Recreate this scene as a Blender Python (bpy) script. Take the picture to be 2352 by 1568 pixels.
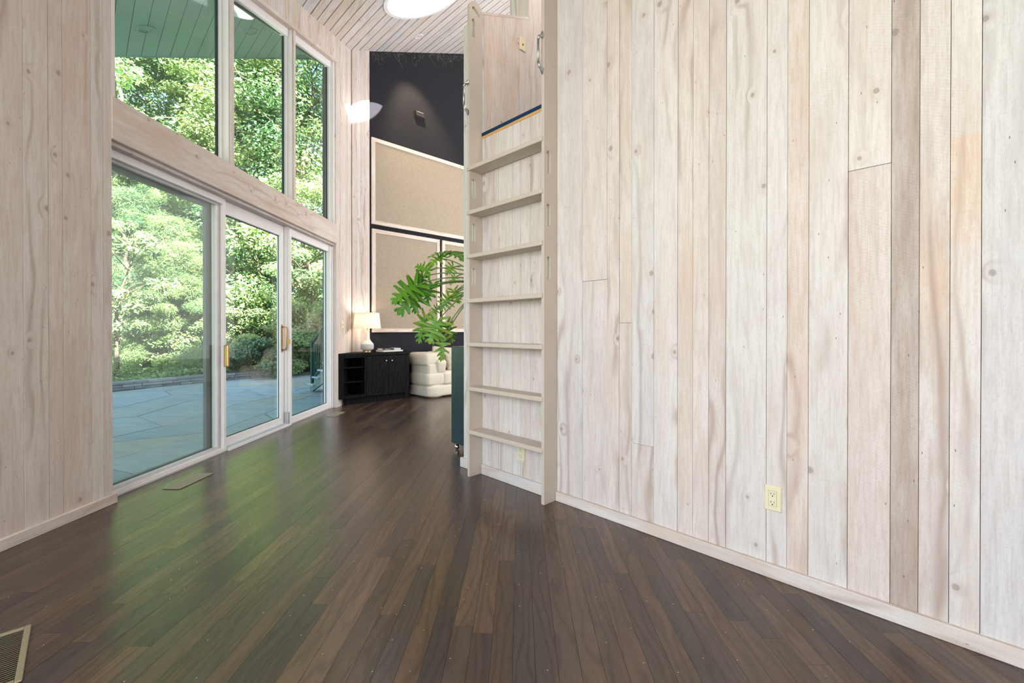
import bpy, bmesh, math, random
import numpy as np
from mathutils import Vector, Matrix
from mathutils.geometry import tessellate_polygon

for o in list(bpy.data.objects):
    bpy.data.objects.remove(o, do_unlink=True)
S = bpy.context.scene
C = S.collection
R = math.radians
Q = math.sqrt(.5)

# ------------------------------------------------------------------ camera
cam_data = bpy.data.cameras.new('camera')
cam_data.sensor_width = 36.0
cam_data.lens = 1025.0 * 36.0 / 2352.0
cam_data.shift_y = -22.5 / 2352.0
cam_data.clip_start = .02
cam_data.clip_end = 300
cam = bpy.data.objects.new('camera', cam_data)
C.objects.link(cam)
cam.location = (0, 0, 1.12)
cam.rotation_euler = (R(90 - .25), 0, R(1.0))
S.camera = cam

# ------------------------------------------------------------------ light
SUN = Vector((-.586, .552, -.593)).normalized()        # direction the sunlight travels
world = bpy.data.worlds.new('world')
S.world = world
world.use_nodes = True
wn = world.node_tree.nodes
wl = world.node_tree.links
wn.clear()
sky = wn.new('ShaderNodeTexSky')
sky.sky_type = 'NISHITA'
sky.sun_disc = False
sky.sun_elevation = math.asin(-SUN.z)
sky.sun_rotation = math.atan2(-SUN.x, -SUN.y)
sky.air_density = 1.0
sky.dust_density = 2.0
sky.ozone_density = 1.0
bg = wn.new('ShaderNodeBackground')
bg.inputs['Strength'].default_value = .66
out = wn.new('ShaderNodeOutputWorld')
wl.new(sky.outputs[0], bg.inputs[0])
wl.new(bg.outputs[0], out.inputs[0])

def lamp(name, kind, loc, energy, color=(1, 1, 1), **kw):
    d = bpy.data.lights.new(name, kind)
    d.energy = energy
    d.color = color
    for k, v in kw.items():
        setattr(d, k, v)
    o = bpy.data.objects.new(name, d)
    C.objects.link(o)
    o.location = loc
    return o

def aim(o, d):
    o.rotation_euler = Vector(d).to_track_quat('-Z', 'Y').to_euler()

sun = lamp('sun', 'SUN', (8, -8, 10), 46.0, (1, .95, .86), angle=R(.6))
aim(sun, SUN)

def RW(u, s, z=0.0):                      # wall frame (u along the right wall, s across it) -> world
    return Vector((Q * (u + s), Q * (s - u), z))
R45 = R(-45)

# added fill light behind the camera, standing in for unseen window daylight
rear_fill = lamp('window_daylight', 'AREA', RW(-.6, -2.12, 1.95), 205, (1.0, .985, .975), shape='RECTANGLE', size=5.0, size_y=2.5)
aim(rear_fill, RW(0, 1, -.05))

# added fill to brighten the far end; no windows are built there
far = lamp('living_room_daylight', 'AREA', RW(-3.4, 7.55, 2.2), 50, (1.0, .99, .98), shape='RECTANGLE', size=6.0, size_y=3.4)
aim(far, RW(0, -1, -.02))
# second unseen fill for the far end, its back to the glass reflections
far2 = lamp('living_room_side_daylight', 'AREA', RW(-2.5, 6.45, 3.2), 195, (1.0, .985, .975), shape='RECTANGLE', size=2.2, size_y=4.8)
aim(far2, RW(-1, -.12, -.02))

S.view_settings.view_transform = 'Standard'
S.view_settings.look = 'None'
S.view_settings.gamma = 1
S.view_settings.use_curve_mapping = False
S.view_settings.exposure = .45

# ------------------------------------------------------------------ mesh helpers
rnd = random.Random(7)

def tag(o, label=None, cat=None, group=None, kind=None):
    if label: o['label'] = label
    if cat: o['category'] = cat
    if group: o['group'] = group
    if kind: o['kind'] = kind
    return o

def thing(name, label, cat, loc=(0, 0, 0), rz=0.0, group=None):
    o = bpy.data.objects.new(name, None)
    o.empty_display_size = .1
    C.objects.link(o)
    o.location = loc
    o.rotation_euler = (0, 0, rz)
    return tag(o, label, cat, group)

def link(name, me, mat, parent=None, smooth=False):
    o = bpy.data.objects.new(name, me)
    C.objects.link(o)
    if mat: me.materials.append(mat)
    if parent: o.parent = parent
    if smooth:
        me.polygons.foreach_set('use_smooth', [True] * len(me.polygons))
    return o

class MB:
    def __init__(s): s.v = []; s.f = []
    def add(s, vs, fs):
        n = len(s.v)
        s.v += [tuple(v) for v in vs]
        s.f += [tuple(i + n for i in f) for f in fs]
        return s
    def box(s, lo, hi):
        x0, y0, z0 = lo; x1, y1, z1 = hi
        return s.add([(x0,y0,z0),(x1,y0,z0),(x1,y1,z0),(x0,y1,z0),(x0,y0,z1),(x1,y0,z1),(x1,y1,z1),(x0,y1,z1)],
                     [(0,3,2,1),(4,5,6,7),(0,1,5,4),(1,2,6,5),(2,3,7,6),(3,0,4,7)])
    def hexa(s, p):                        # 8 points: bottom ring then top ring
        return s.add(p, [(0,3,2,1),(4,5,6,7),(0,1,5,4),(1,2,6,5),(2,3,7,6),(3,0,4,7)])
    def prism(s, poly, a, b, m):           # poly of 2D points, m(x, y, h) -> 3D
        n = len(poly)
        vs = [m(x, y, a) for x, y in poly] + [m(x, y, b) for x, y in poly]
        fs = [tuple(range(n))[::-1], tuple(range(n, 2 * n))] + [(i, (i+1) % n, n + (i+1) % n, n + i) for i in range(n)]
        return s.add(vs, fs)
    def tube(s, path, r, k=8, cap=True):
        path = [Vector(p) for p in path]
        rs = r if isinstance(r, (list, tuple)) else [r] * len(path)
        rings = []
        up = None
        for i, p in enumerate(path):
            t = (path[min(i+1, len(path)-1)] - path[max(i-1, 0)]).normalized()
            if up is None:
                up = Vector((0, 0, 1)) if abs(t.z) < .9 else Vector((1, 0, 0))
            a = t.cross(up).normalized()
            b = a.cross(t).normalized()
            up = b
            rings.append([p + rs[i] * (a * math.cos(2*math.pi*j/k) + b * math.sin(2*math.pi*j/k)) for j in range(k)])
        vs = [v for rg in rings for v in rg]
        fs = [(i*k+j, i*k+(j+1) % k, (i+1)*k+(j+1) % k, (i+1)*k+j) for i in range(len(path)-1) for j in range(k)]
        if cap: fs += [tuple(range(k))[::-1], tuple(range((len(path)-1)*k, len(path)*k))]
        return s.add(vs, fs)
    def lathe(s, prof, k=32, c=(0, 0, 0), cap=True):
        vs = [(c[0] + r*math.cos(2*math.pi*j/k), c[1] + r*math.sin(2*math.pi*j/k), c[2] + z) for r, z in prof for j in range(k)]
        n = len(prof)
        fs = [(i*k+j, i*k+(j+1) % k, (i+1)*k+(j+1) % k, (i+1)*k+j) for i in range(n-1) for j in range(k)]
        if cap: fs += [tuple(range(k))[::-1], tuple(range((n-1)*k, n*k))]
        return s.add(vs, fs)
    def mesh(s, name, bevel=0.0, seg=2):
        me = bpy.data.meshes.new(name)
        me.from_pydata(s.v, [], s.f)
        bm = bmesh.new(); bm.from_mesh(me)
        bmesh.ops.recalc_face_normals(bm, faces=bm.faces)
        if bevel > 0:
            es = [e for e in bm.edges if len(e.link_faces) == 2 and e.calc_face_angle() > .5]
            bmesh.ops.bevel(bm, geom=es, offset=bevel, segments=seg, affect='EDGES', profile=.5, clamp_overlap=True)
        bm.to_mesh(me); bm.free()
        return me
    def build(s, name, mat, parent=None, bevel=0.0, seg=2, smooth=False):
        return link(name, s.mesh(name, bevel, seg), mat, parent, smooth)

def struct(name, mb, mat, rz=0.0, **kw):
    o = mb.build(name, mat, None, **kw)
    o.rotation_euler = (0, 0, rz)
    o['kind'] = 'structure'
    return o

def color_attr(me, name, per_vertex):
    a = me.attributes.new(name, 'FLOAT_COLOR', 'POINT')
    a.data.foreach_set('color', np.asarray(per_vertex, dtype=np.float32).ravel())

def vec_attr(me, name, per_vertex):
    a = me.attributes.new(name, 'FLOAT_VECTOR', 'POINT')
    a.data.foreach_set('vector', np.asarray(per_vertex, dtype=np.float32).ravel())

def wood_attrs(me, tints, la, wa, seed):
    """tints: one colour or a list per vertex; la / wa: index of length and width axes."""
    n = len(me.vertices)
    co = np.empty(n * 3, dtype=np.float32); me.vertices.foreach_get('co', co); co = co.reshape(-1, 3)
    ta = 3 - la - wa
    pc = np.stack([co[:, la] + (seed * 7.31) % 53, co[:, wa] + (seed * 3.17) % 41, co[:, ta]], 1)
    vec_attr(me, 'pc', pc)
    if not isinstance(tints, list):
        tints = [tints] * n
    color_attr(me, 'tint', [(t[0], t[1], t[2], 1) for t in tints])

SEED = [0]
def plank(name, parent, mat, poly, a, b, m, tint, la, wa, bevel=0.0):
    """a board cut to a polygon, extruded from a to b; m maps (x, y, h) to the parent's frame"""
    SEED[0] += 1
    me = MB().prism(poly, a, b, m).mesh(name, bevel, 1)
    wood_attrs(me, tint, la, wa, SEED[0])
    return link(name, me, mat, parent)

def banded(name, parent, mat, x0, x1, levels, a, b, m, la, wa):
    """a straight board whose stain changes along its length: levels = [(z, tint), ...]"""
    SEED[0] += 1
    vs, fs, ts = [], [], []
    for z, t in levels:
        vs += [m(x0, z, a), m(x1, z, a), m(x1, z, b), m(x0, z, b)]
        ts += [t] * 4
    for i in range(len(levels) - 1):
        for j in range(4):
            fs.append((4*i+j, 4*i+(j+1) % 4, 4*i+4+(j+1) % 4, 4*i+4+j))
    n = len(vs)
    fs += [(3, 2, 1, 0), (n-4, n-3, n-2, n-1)]
    me = bpy.data.meshes.new(name); me.from_pydata(vs, [], fs)
    bm = bmesh.new(); bm.from_mesh(me); bmesh.ops.recalc_face_normals(bm, faces=bm.faces); bm.to_mesh(me); bm.free()
    wood_attrs(me, ts, la, wa, SEED[0])
    return link(name, me, mat, parent)

def plate_mesh(name, outline, holes, thick, m):
    """flat plate with holes: outline and holes in 2D, m(x, y, h) to 3D"""
    loops = [outline] + holes
    tris = tessellate_polygon([[Vector((x, y, 0)) for x, y in lp] for lp in loops])
    flat = [p for lp in loops for p in lp]
    n = len(flat)
    vs = [m(x, y, 0) for x, y in flat] + [m(x, y, thick) for x, y in flat]
    fs = [tuple(t) for t in tris] + [tuple(i + n for i in t)[::-1] for t in tris]
    k = 0
    for lp in loops:
        c = len(lp)
        fs += [(k+i, k+(i+1) % c, n+k+(i+1) % c, n+k+i) for i in range(c)]
        k += c
    me = bpy.data.meshes.new(name); me.from_pydata([tuple(v) for v in vs], [], fs)
    bm = bmesh.new(); bm.from_mesh(me); bmesh.ops.recalc_face_normals(bm, faces=bm.faces); bm.to_mesh(me); bm.free()
    return me

def slot(cx, cy, w, h, k=8):               # vertical stadium
    r = w / 2
    p = [(cx + r*math.cos(a), cy + h/2 - r + r*math.sin(a)) for a in [math.pi*i/k for i in range(k+1)]]
    p += [(cx - r*math.cos(a), cy - h/2 + r - r*math.sin(a)) for a in [math.pi*i/k for i in range(k+1)]]
    return p

def soft_box(name, size, mat, parent, loc=(0, 0, 0), r=.05, puff=.0, rot=(0, 0, 0), seg=4):
    """upholstered block with round edges and a slight swell"""
    bm = bmesh.new()
    bmesh.ops.create_cube(bm, size=1)
    for v in bm.verts:
        v.co = Vector((v.co.x*size[0], v.co.y*size[1], v.co.z*size[2]))
    bmesh.ops.subdivide_edges(bm, edges=bm.edges, cuts=5, use_grid_fill=True)
    for v in bm.verts:
        p = v.co
        q = [p[i] / (size[i]/2) for i in range(3)]
        rr = [min(r, s/2*.98) for s in size]
        inner = Vector([max(-(size[i]/2-rr[i]), min(size[i]/2-rr[i], p[i])) for i in range(3)])
        d = p - inner
        if d.length > 1e-6:
            nrm = max(abs(d[i])/rr[i] for i in range(3))
            l = math.sqrt(sum((d[i]/rr[i])**2 for i in range(3)))
            d = d * (nrm / l)
        swell = 1 + puff * (1-q[0]**2) * (1-q[1]**2) * 1.0
        v.co = inner + d
        v.co.z *= swell if abs(q[2]) > .2 else 1
    bmesh.ops.subdivide_edges(bm, edges=bm.edges, cuts=1, use_grid_fill=True, smooth=.6)
    me = bpy.data.meshes.new(name); bm.to_mesh(me); bm.free()
    o = link(name, me, mat, parent, True)
    o.location = loc; o.rotation_euler = rot
    return o

# ------------------------------------------------------------------ materials
def node_mat(name):
    m = bpy.data.materials.new(name)
    m.use_nodes = True
    nt = m.node_tree
    return m, nt, nt.nodes, nt.links, nt.nodes['Principled BSDF']

class NT:
    """small helper for wiring shader nodes"""
    def __init__(s, nt): s.nt = nt; s.n = nt.nodes; s.l = nt.links
    def put(s, sock, v):
        if isinstance(v, bpy.types.NodeSocket): s.l.new(v, sock)
        elif v is not None: sock.default_value = v
    def math(s, op, a, b=None, c=None, clamp=False):
        n = s.n.new('ShaderNodeMath'); n.operation = op; n.use_clamp = clamp
        s.put(n.inputs[0], a); s.put(n.inputs[1], b)
        if c is not None: s.put(n.inputs[2], c)
        return n.outputs[0]
    def attr(s, name, vec=False):
        n = s.n.new('ShaderNodeAttribute'); n.attribute_name = name
        return n.outputs['Vector' if vec else 'Color']
    def scale(s, v, sc, off=(0, 0, 0)):
        n = s.n.new('ShaderNodeMapping'); n.inputs['Scale'].default_value = sc; n.inputs['Location'].default_value = off
        s.l.new(v, n.inputs['Vector']); return n.outputs[0]
    def noise(s, v, scale, detail=3, rough=.55, dist=0.0):
        n = s.n.new('ShaderNodeTexNoise'); n.inputs['Scale'].default_value = scale
        n.inputs['Detail'].default_value = detail; n.inputs['Roughness'].default_value = rough; n.inputs['Distortion'].default_value = dist
        if v is not None: s.l.new(v, n.inputs['Vector'])
        return n.outputs['Fac']
    def voro(s, v, scale, feature='F1', rand=1.0, dim='3D'):
        n = s.n.new('ShaderNodeTexVoronoi'); n.feature = feature; n.voronoi_dimensions = dim
        n.inputs['Scale'].default_value = scale; n.inputs['Randomness'].default_value = rand
        s.l.new(v, n.inputs['Vector'])
        return n
    def ramp(s, f, stops, interp='LINEAR'):
        n = s.n.new('ShaderNodeValToRGB'); n.color_ramp.interpolation = interp
        e = n.color_ramp.elements
        while len(e) < len(stops): e.new(.5)
        for el, (p, c) in zip(e, stops):
            el.position = p; el.color = c if len(c) == 4 else (*c, 1)
        s.l.new(f, n.inputs[0]); return n.outputs[0]
    def mix(s, f, a, b, blend='MIX'):
        n = s.n.new('ShaderNodeMix'); n.data_type = 'RGBA'; n.blend_type = blend
        s.put(n.inputs['Factor'], f); s.put(n.inputs['A'] if False else n.inputs[6], a); s.put(n.inputs[7], b)
        return n.outputs[2]
    def sep(s, v):
        n = s.n.new('ShaderNodeSeparateXYZ'); s.l.new(v, n.inputs[0]); return n.outputs
    def comb(s, x, y, z):
        n = s.n.new('ShaderNodeCombineXYZ'); s.put(n.inputs[0], x); s.put(n.inputs[1], y); s.put(n.inputs[2], z); return n.outputs[0]
    def bump(s, h, strength, dist, normal=None):
        n = s.n.new('ShaderNodeBump'); n.inputs['Strength'].default_value = strength; n.inputs['Distance'].default_value = dist
        s.l.new(h, n.inputs['Height'])
        if normal: s.l.new(normal, n.inputs['Normal'])
        return n.outputs[0]
    def smooth(s, x, lo, hi):
        n = s.n.new('ShaderNodeMapRange'); n.interpolation_type = 'SMOOTHSTEP'
        s.put(n.inputs[0], x); n.inputs[1].default_value = lo; n.inputs[2].default_value = hi
        return n.outputs[0]

def g(v): return (v, v, v, 1)

def whitewashed(name, knots=1.0, stain=1.0, contrast=1.0):
    m, nt, N, L, P = node_mat(name)
    k = NT(nt)
    pc = k.attr('pc', True)
    tint = k.mix(1.0, k.attr('tint'), (1.01, 1.005, 1.03, 1), 'MULTIPLY')
    # knots: sparse round cells
    kv = k.scale(pc, (4.3, 5.2, 0))
    vo = k.voro(kv, 1.0, dim='2D')
    keep = k.math('GREATER_THAN', k.sep(vo.outputs['Color'])[0], 1 - .26 * knots)
    jitter = k.noise(k.scale(pc, (60, 60, 0)), 1.0, 2)
    dist = k.math('ADD', vo.outputs['Distance'], k.math('MULTIPLY', k.math('SUBTRACT', jitter, .5), .035))
    size = k.math('MULTIPLY_ADD', k.sep(vo.outputs['Color'])[1], .05, .035)
    rel = k.math('DIVIDE', dist, size)
    core = k.math('MULTIPLY', k.math('SUBTRACT', 1, k.smooth(rel, .55, 1.15)), keep)
    halo = k.math('MULTIPLY', k.math('SUBTRACT', 1, k.smooth(rel, .8, 4.5)), keep)
    # figure: growth rings bent round the knots
    x, y, z = k.sep(pc)
    wob = k.noise(k.scale(pc, (.9, 3.0, 0)), 1.0, 2)
    wob2 = k.noise(k.scale(pc, (5, 22, 0)), 1.0, 2)
    ph = k.math('ADD', k.math('MULTIPLY', y, 70), k.math('ADD', k.math('MULTIPLY', wob, 30), k.math('ADD', k.math('MULTIPLY', wob2, 2.2), k.math('MULTIPLY', halo, 5))))
    rings = k.math('MULTIPLY_ADD', k.math('SINE', ph), .5, .5)
    rings = k.math('POWER', rings, 3.5)
    fig = k.smooth(k.noise(k.scale(pc, (.5, 7, 0)), 1.0, 1), .48, .66)
    rings = k.math('MULTIPLY', rings, k.math('MULTIPLY_ADD', fig, .85, .12))
    fine = k.noise(k.scale(pc, (9, 330, 330)), 1.0, 3, .65)
    pores = k.smooth(k.noise(k.scale(pc, (26, 420, 0)), 1.0, 2, .7), .60, .74)
    fuzz = k.noise(k.scale(pc, (170, 260, 200)), 1.0, 3, .7)
    # saw marks slanting across the board
    sl = k.math('MULTIPLY_ADD', x, 520, k.math('MULTIPLY', y, 250))
    sl = k.math('ADD', sl, k.math('MULTIPLY', k.noise(k.scale(pc, (9, 9, 0)), 1.0, 2), 9))
    saw = k.math('MULTIPLY_ADD', k.math('SINE', sl), .5, .5)
    sawm = k.smooth(k.noise(k.scale(pc, (1.7, 3.5, 0)), 1.0, 2), .48, .62)
    saw = k.math('MULTIPLY', saw, sawm)
    # paint: worn white wash over the timber colour
    wash = k.smooth(k.noise(k.scale(pc, (1.5, 8, 0)), 1.0, 5, .62), .36, .66)
    wash2 = k.smooth(k.noise(k.scale(pc, (7, 60, 0)), 1.0, 4, .62), .42, .72)
    col = k.mix(k.math('MULTIPLY_ADD', wash, .50, .12), tint, (.80, .785, .775, 1))
    warm = k.mix(1.0, tint, (1.0, .85, .70, 1), 'MULTIPLY')
    bl = k.smooth(k.noise(k.scale(pc, (.8, 4.5, 0), (9, 4, 0)), 1.0, 4, .6), .52, .70)
    col = k.mix(k.math('MULTIPLY', bl, .50 * stain), col, warm)
    col = k.mix(k.math('MULTIPLY', wash2, .32 * contrast), col, k.mix(1.0, tint, (.80, .70, .63, 1), 'MULTIPLY'))
    col = k.mix(k.math('MULTIPLY', rings, .55 * contrast), col, k.mix(1.0, tint, (.60, .49, .43, 1), 'MULTIPLY'))
    col = k.mix(k.math('MULTIPLY', pores, .32 * contrast), col, k.mix(1.0, tint, (.50, .40, .34, 1), 'MULTIPLY'))
    col = k.mix(k.math('MULTIPLY', k.math('SUBTRACT', 1, fine), .26 * contrast), col, k.mix(1.0, tint, (.66, .58, .52, 1), 'MULTIPLY'))
    streak = k.smooth(k.noise(k.scale(pc, (2.6, 95, 0)), 1.0, 4, .7), .50, .68)
    col = k.mix(k.math('MULTIPLY', streak, .30 * contrast), col, k.mix(1.0, tint, (.78, .70, .65, 1), 'MULTIPLY'))
    grit = k.smooth(k.noise(k.scale(pc, (75, 110, 0)), 1.0, 3, .75), .50, .66)
    col = k.mix(k.math('MULTIPLY', grit, .22 * contrast), col, k.mix(1.0, tint, (.76, .68, .63, 1), 'MULTIPLY'))
    col = k.mix(k.math('MULTIPLY', saw, .10 * contrast), col, k.mix(1.0, tint, (.7, .6, .54, 1), 'MULTIPLY'))
    col = k.mix(k.math('MULTIPLY', halo, .25), col, k.mix(1.0, tint, (.8, .68, .58, 1), 'MULTIPLY'))
    kr = k.math('MULTIPLY_ADD', k.math('SINE', k.math('MULTIPLY', rel, 14)), .2, .75)
    col = k.mix(k.math('MULTIPLY', core, k.math('MULTIPLY', kr, .75)), col, (.22, .19, .17, 1))
    # nail holes
    nv = k.voro(k.scale(pc, (6.2, 24, 0)), 1.0, dim='2D')
    nk = k.math('MULTIPLY', k.math('LESS_THAN', nv.outputs['Distance'], .032), k.math('GREATER_THAN', k.sep(nv.outputs['Color'])[2], .91))
    col = k.mix(k.math('MULTIPLY', nk, .8), col, (.10, .07, .05, 1))
    L.new(col, P.inputs['Base Color'])
    P.inputs['Roughness'].default_value = .78
    P.inputs['Specular IOR Level'].default_value = .25
    h = k.math('ADD', k.math('MULTIPLY', fuzz, .5), k.math('ADD', k.math('MULTIPLY', fine, .6), k.math('ADD', k.math('MULTIPLY', rings, -.4), k.math('MULTIPLY', saw, .3))))
    h = k.math('SUBTRACT', h, k.math('MULTIPLY', core, .6))
    L.new(k.bump(h, .35, .0025), P.inputs['Normal'])
    return m

def floor_mat():
    m, nt, N, L, P = node_mat('dark_oak_floor')
    k = NT(nt)
    pc = k.attr('pc', True); tint = k.attr('tint')
    x, y, z = k.sep(pc)
    wob = k.noise(k.scale(pc, (1.1, 5, 0)), 1.0, 2)
    wob2 = k.noise(k.scale(pc, (6, 40, 0)), 1.0, 2)
    ph = k.math('ADD', k.math('MULTIPLY', y, 150), k.math('ADD', k.math('MULTIPLY', wob, 42), k.math('MULTIPLY', wob2, 5)))
    rings = k.math('POWER', k.math('MULTIPLY_ADD', k.math('SINE', ph), .5, .5), 3)
    fine = k.noise(k.scale(pc, (13, 330, 0)), 1.0, 4, .7)
    pores = k.smooth(k.noise(k.scale(pc, (22, 460, 0)), 1.0, 2, .7), .55, .72)
    blot = k.noise(k.scale(pc, (2.2, 14, 0)), 1.0, 4, .6)
    dark = k.mix(1.0, tint, (.36, .33, .34, 1), 'MULTIPLY')
    light = k.mix(1.0, tint, (1.3, 1.18, 1.05, 1), 'MULTIPLY')
    col = k.mix(k.smooth(blot, .40, .70), tint, light)
    col = k.mix(k.math('MULTIPLY', rings, .36), col, dark)
    col = k.mix(k.math('MULTIPLY', pores, .55), col, dark)
    col = k.mix(k.smooth(fine, .5, .8), col, k.mix(1.0, col, (1.5, 1.4, 1.28, 1), 'MULTIPLY'))
    # dust and crumbs
    geo = N.new('ShaderNodeNewGeometry')
    dv = k.voro(k.scale(geo.outputs['Position'], (9, 9, 0)), 1.0, dim='2D')
    dn = k.noise(k.scale(geo.outputs['Position'], (90, 90, 0)), 1.0, 2)
    dd = k.math('ADD', dv.outputs['Distance'], k.math('MULTIPLY', dn, .03))
    speck = k.math('MULTIPLY', k.math('LESS_THAN', dd, .032), k.math('GREATER_THAN', k.sep(dv.outputs['Color'])[0], .62))
    col = k.mix(k.math('MULTIPLY', speck, .75), col, (.55, .50, .44, 1))
    L.new(col, P.inputs['Base Color'])
    wear = k.noise(k.scale(geo.outputs['Position'], (.9, .7, 0)), 1.0, 3)
    L.new(k.math('MULTIPLY_ADD', wear, .12, k.math('MULTIPLY_ADD', fine, .07, .15)), P.inputs['Roughness'])
    P.inputs['Specular IOR Level'].default_value = .68
    h = k.math('SUBTRACT', k.math('MULTIPLY', fine, .4), k.math('MULTIPLY', pores, .5))
    L.new(k.bump(h, .22, .0012), P.inputs['Normal'])
    return m

def plain(name, col, rough=.6, spec=.4, metal=0.0, noise=0.0, nscale=60.0, bump=0.0, bscale=200.0, bdist=.002):
    m, nt, N, L, P = node_mat(name)
    k = NT(nt)
    tc = N.new('ShaderNodeTexCoord').outputs['Object']
    c4 = (*col, 1)
    nz = k.noise(tc, nscale, 3)
    d = max(noise, .04)
    c = k.mix(nz, tuple(v*(1-d) for v in col) + (1,), tuple(min(1, v*(1+d)) for v in col) + (1,))
    L.new(c, P.inputs['Base Color'])
    P.inputs['Roughness'].default_value = rough
    P.inputs['Specular IOR Level'].default_value = spec
    P.inputs['Metallic'].default_value = metal
    if bump > 0:
        L.new(k.bump(k.noise(tc, bscale, 3, .65), bump, bdist), P.inputs['Normal'])
    return m

def glass_mat(name, tint=(.93, .97, .95), ior=1.5, haze=0.0, haze_col=(.4, .45, .45)):
    m = bpy.data.materials.new(name); m.use_nodes = True
    nt = m.node_tree; nt.nodes.clear(); k = NT(nt)
    o = nt.nodes.new('ShaderNodeOutputMaterial')
    tr = nt.nodes.new('ShaderNodeBsdfTransparent'); tr.inputs[0].default_value = (*tint, 1)
    gl = nt.nodes.new('ShaderNodeBsdfGlossy'); gl.inputs['Roughness'].default_value = .0
    geo = nt.nodes.new('ShaderNodeNewGeometry')              # Schlick reflectance, the same from both sides
    dt = nt.nodes.new('ShaderNodeVectorMath'); dt.operation = 'DOT_PRODUCT'
    nt.links.new(geo.outputs['Normal'], dt.inputs[0]); nt.links.new(geo.outputs['Incoming'], dt.inputs[1])
    r0 = ((ior - 1)/(ior + 1))**2
    fr = k.math('MULTIPLY_ADD', k.math('POWER', k.math('SUBTRACT', 1, k.math('ABSOLUTE', dt.outputs['Value'])), 5), 1 - r0, r0)
    mx = nt.nodes.new('ShaderNodeMixShader')
    nt.links.new(fr, mx.inputs[0]); nt.links.new(tr.outputs[0], mx.inputs[1]); nt.links.new(gl.outputs[0], mx.inputs[2])
    last = mx.outputs[0]
    if haze > 0:
        df = nt.nodes.new('ShaderNodeBsdfDiffuse'); df.inputs[0].default_value = (*haze_col, 1)
        m2 = nt.nodes.new('ShaderNodeMixShader'); m2.inputs[0].default_value = haze
        nt.links.new(last, m2.inputs[1]); nt.links.new(df.outputs[0], m2.inputs[2]); last = m2.outputs[0]
    nt.links.new(last, o.inputs[0])
    return m

def screen_mat():
    m = bpy.data.materials.new('insect_screen'); m.use_nodes = True
    nt = m.node_tree; nt.nodes.clear()
    o = nt.nodes.new('ShaderNodeOutputMaterial')
    tr = nt.nodes.new('ShaderNodeBsdfTransparent'); tr.inputs[0].default_value = (.98, 1, .99, 1)
    df = nt.nodes.new('ShaderNodeBsdfDiffuse'); df.inputs[0].default_value = (.26, .28, .28, 1)
    mx = nt.nodes.new('ShaderNodeMixShader'); mx.inputs[0].default_value = .16
    nt.links.new(tr.outputs[0], mx.inputs[1]); nt.links.new(df.outputs[0], mx.inputs[2]); nt.links.new(mx.outputs[0], o.inputs[0])
    return m

def leaf_mat(name, trans=.35, rough=.5, spec=.35, tipband=False):
    m, nt, N, L, P = node_mat(name)
    k = NT(nt)
    tint = k.attr('tint')
    col = tint
    L.new(col, P.inputs['Base Color'])
    P.inputs['Roughness'].default_value = rough
    P.inputs['Specular IOR Level'].default_value = spec
    t = N.new('ShaderNodeBsdfTranslucent')
    L.new(k.mix(1.0, col, (1.15, 1.15, .85, 1), 'MULTIPLY'), t.inputs[0])
    mx = N.new('ShaderNodeMixShader'); mx.inputs[0].default_value = trans
    L.new(P.outputs[0], mx.inputs[1]); L.new(t.outputs[0], mx.inputs[2])
    L.new(mx.outputs[0], N['Material Output'].inputs[0])
    return m

def emit_mat(name, col, strength):
    m = bpy.data.materials.new(name); m.use_nodes = True
    nt = m.node_tree; nt.nodes.clear()
    o = nt.nodes.new('ShaderNodeOutputMaterial'); e = nt.nodes.new('ShaderNodeEmission')
    e.inputs[0].default_value = (*col, 1); e.inputs[1].default_value = strength
    nt.links.new(e.outputs[0], o.inputs[0])
    return m

def fabric_wall_mat():
    m, nt, N, L, P = node_mat('charcoal_wall_fabric'); k = NT(nt)
    tc = N.new('ShaderNodeTexCoord').outputs['Object']
    a = k.noise(k.scale(tc, (1, 1, 1)), 420, 2, .7); b = k.noise(tc, 2.5, 3)
    c = k.mix(a, (.006, .006, .009, 1), (.020, .0195, .027, 1))
    c = k.mix(k.math('MULTIPLY', b, .35), c, (.022, .021, .027, 1))
    L.new(c, P.inputs['Base Color']); P.inputs['Roughness'].default_value = .95
    P.inputs['Specular IOR Level'].default_value = .15
    P.inputs['Sheen Weight'].default_value = .25
    L.new(k.bump(a, .4, .002), P.inputs['Normal'])
    return m

def burlap_mat():
    m, nt, N, L, P = node_mat('speckled_tan_fabric'); k = NT(nt)
    tc = N.new('ShaderNodeTexCoord').outputs['Object']
    a = k.noise(tc, 300, 2, .8); b = k.noise(tc, 75, 3, .7); big = k.noise(tc, 2.2, 4, .6)
    c = k.mix(k.smooth(a, .36, .64), (.23, .18, .13, 1), (.52, .44, .355, 1))
    c = k.mix(k.math('MULTIPLY', k.smooth(b, .45, .65), .35), c, (.30, .235, .18, 1))
    c = k.mix(k.math('MULTIPLY', k.smooth(big, .45, .7), .3), c, (.36, .29, .22, 1))
    L.new(c, P.inputs['Base Color']); P.inputs['Roughness'].default_value = .95; P.inputs['Specular IOR Level'].default_value = .1
    L.new(k.bump(a, .5, .002), P.inputs['Normal'])
    return m

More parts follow.
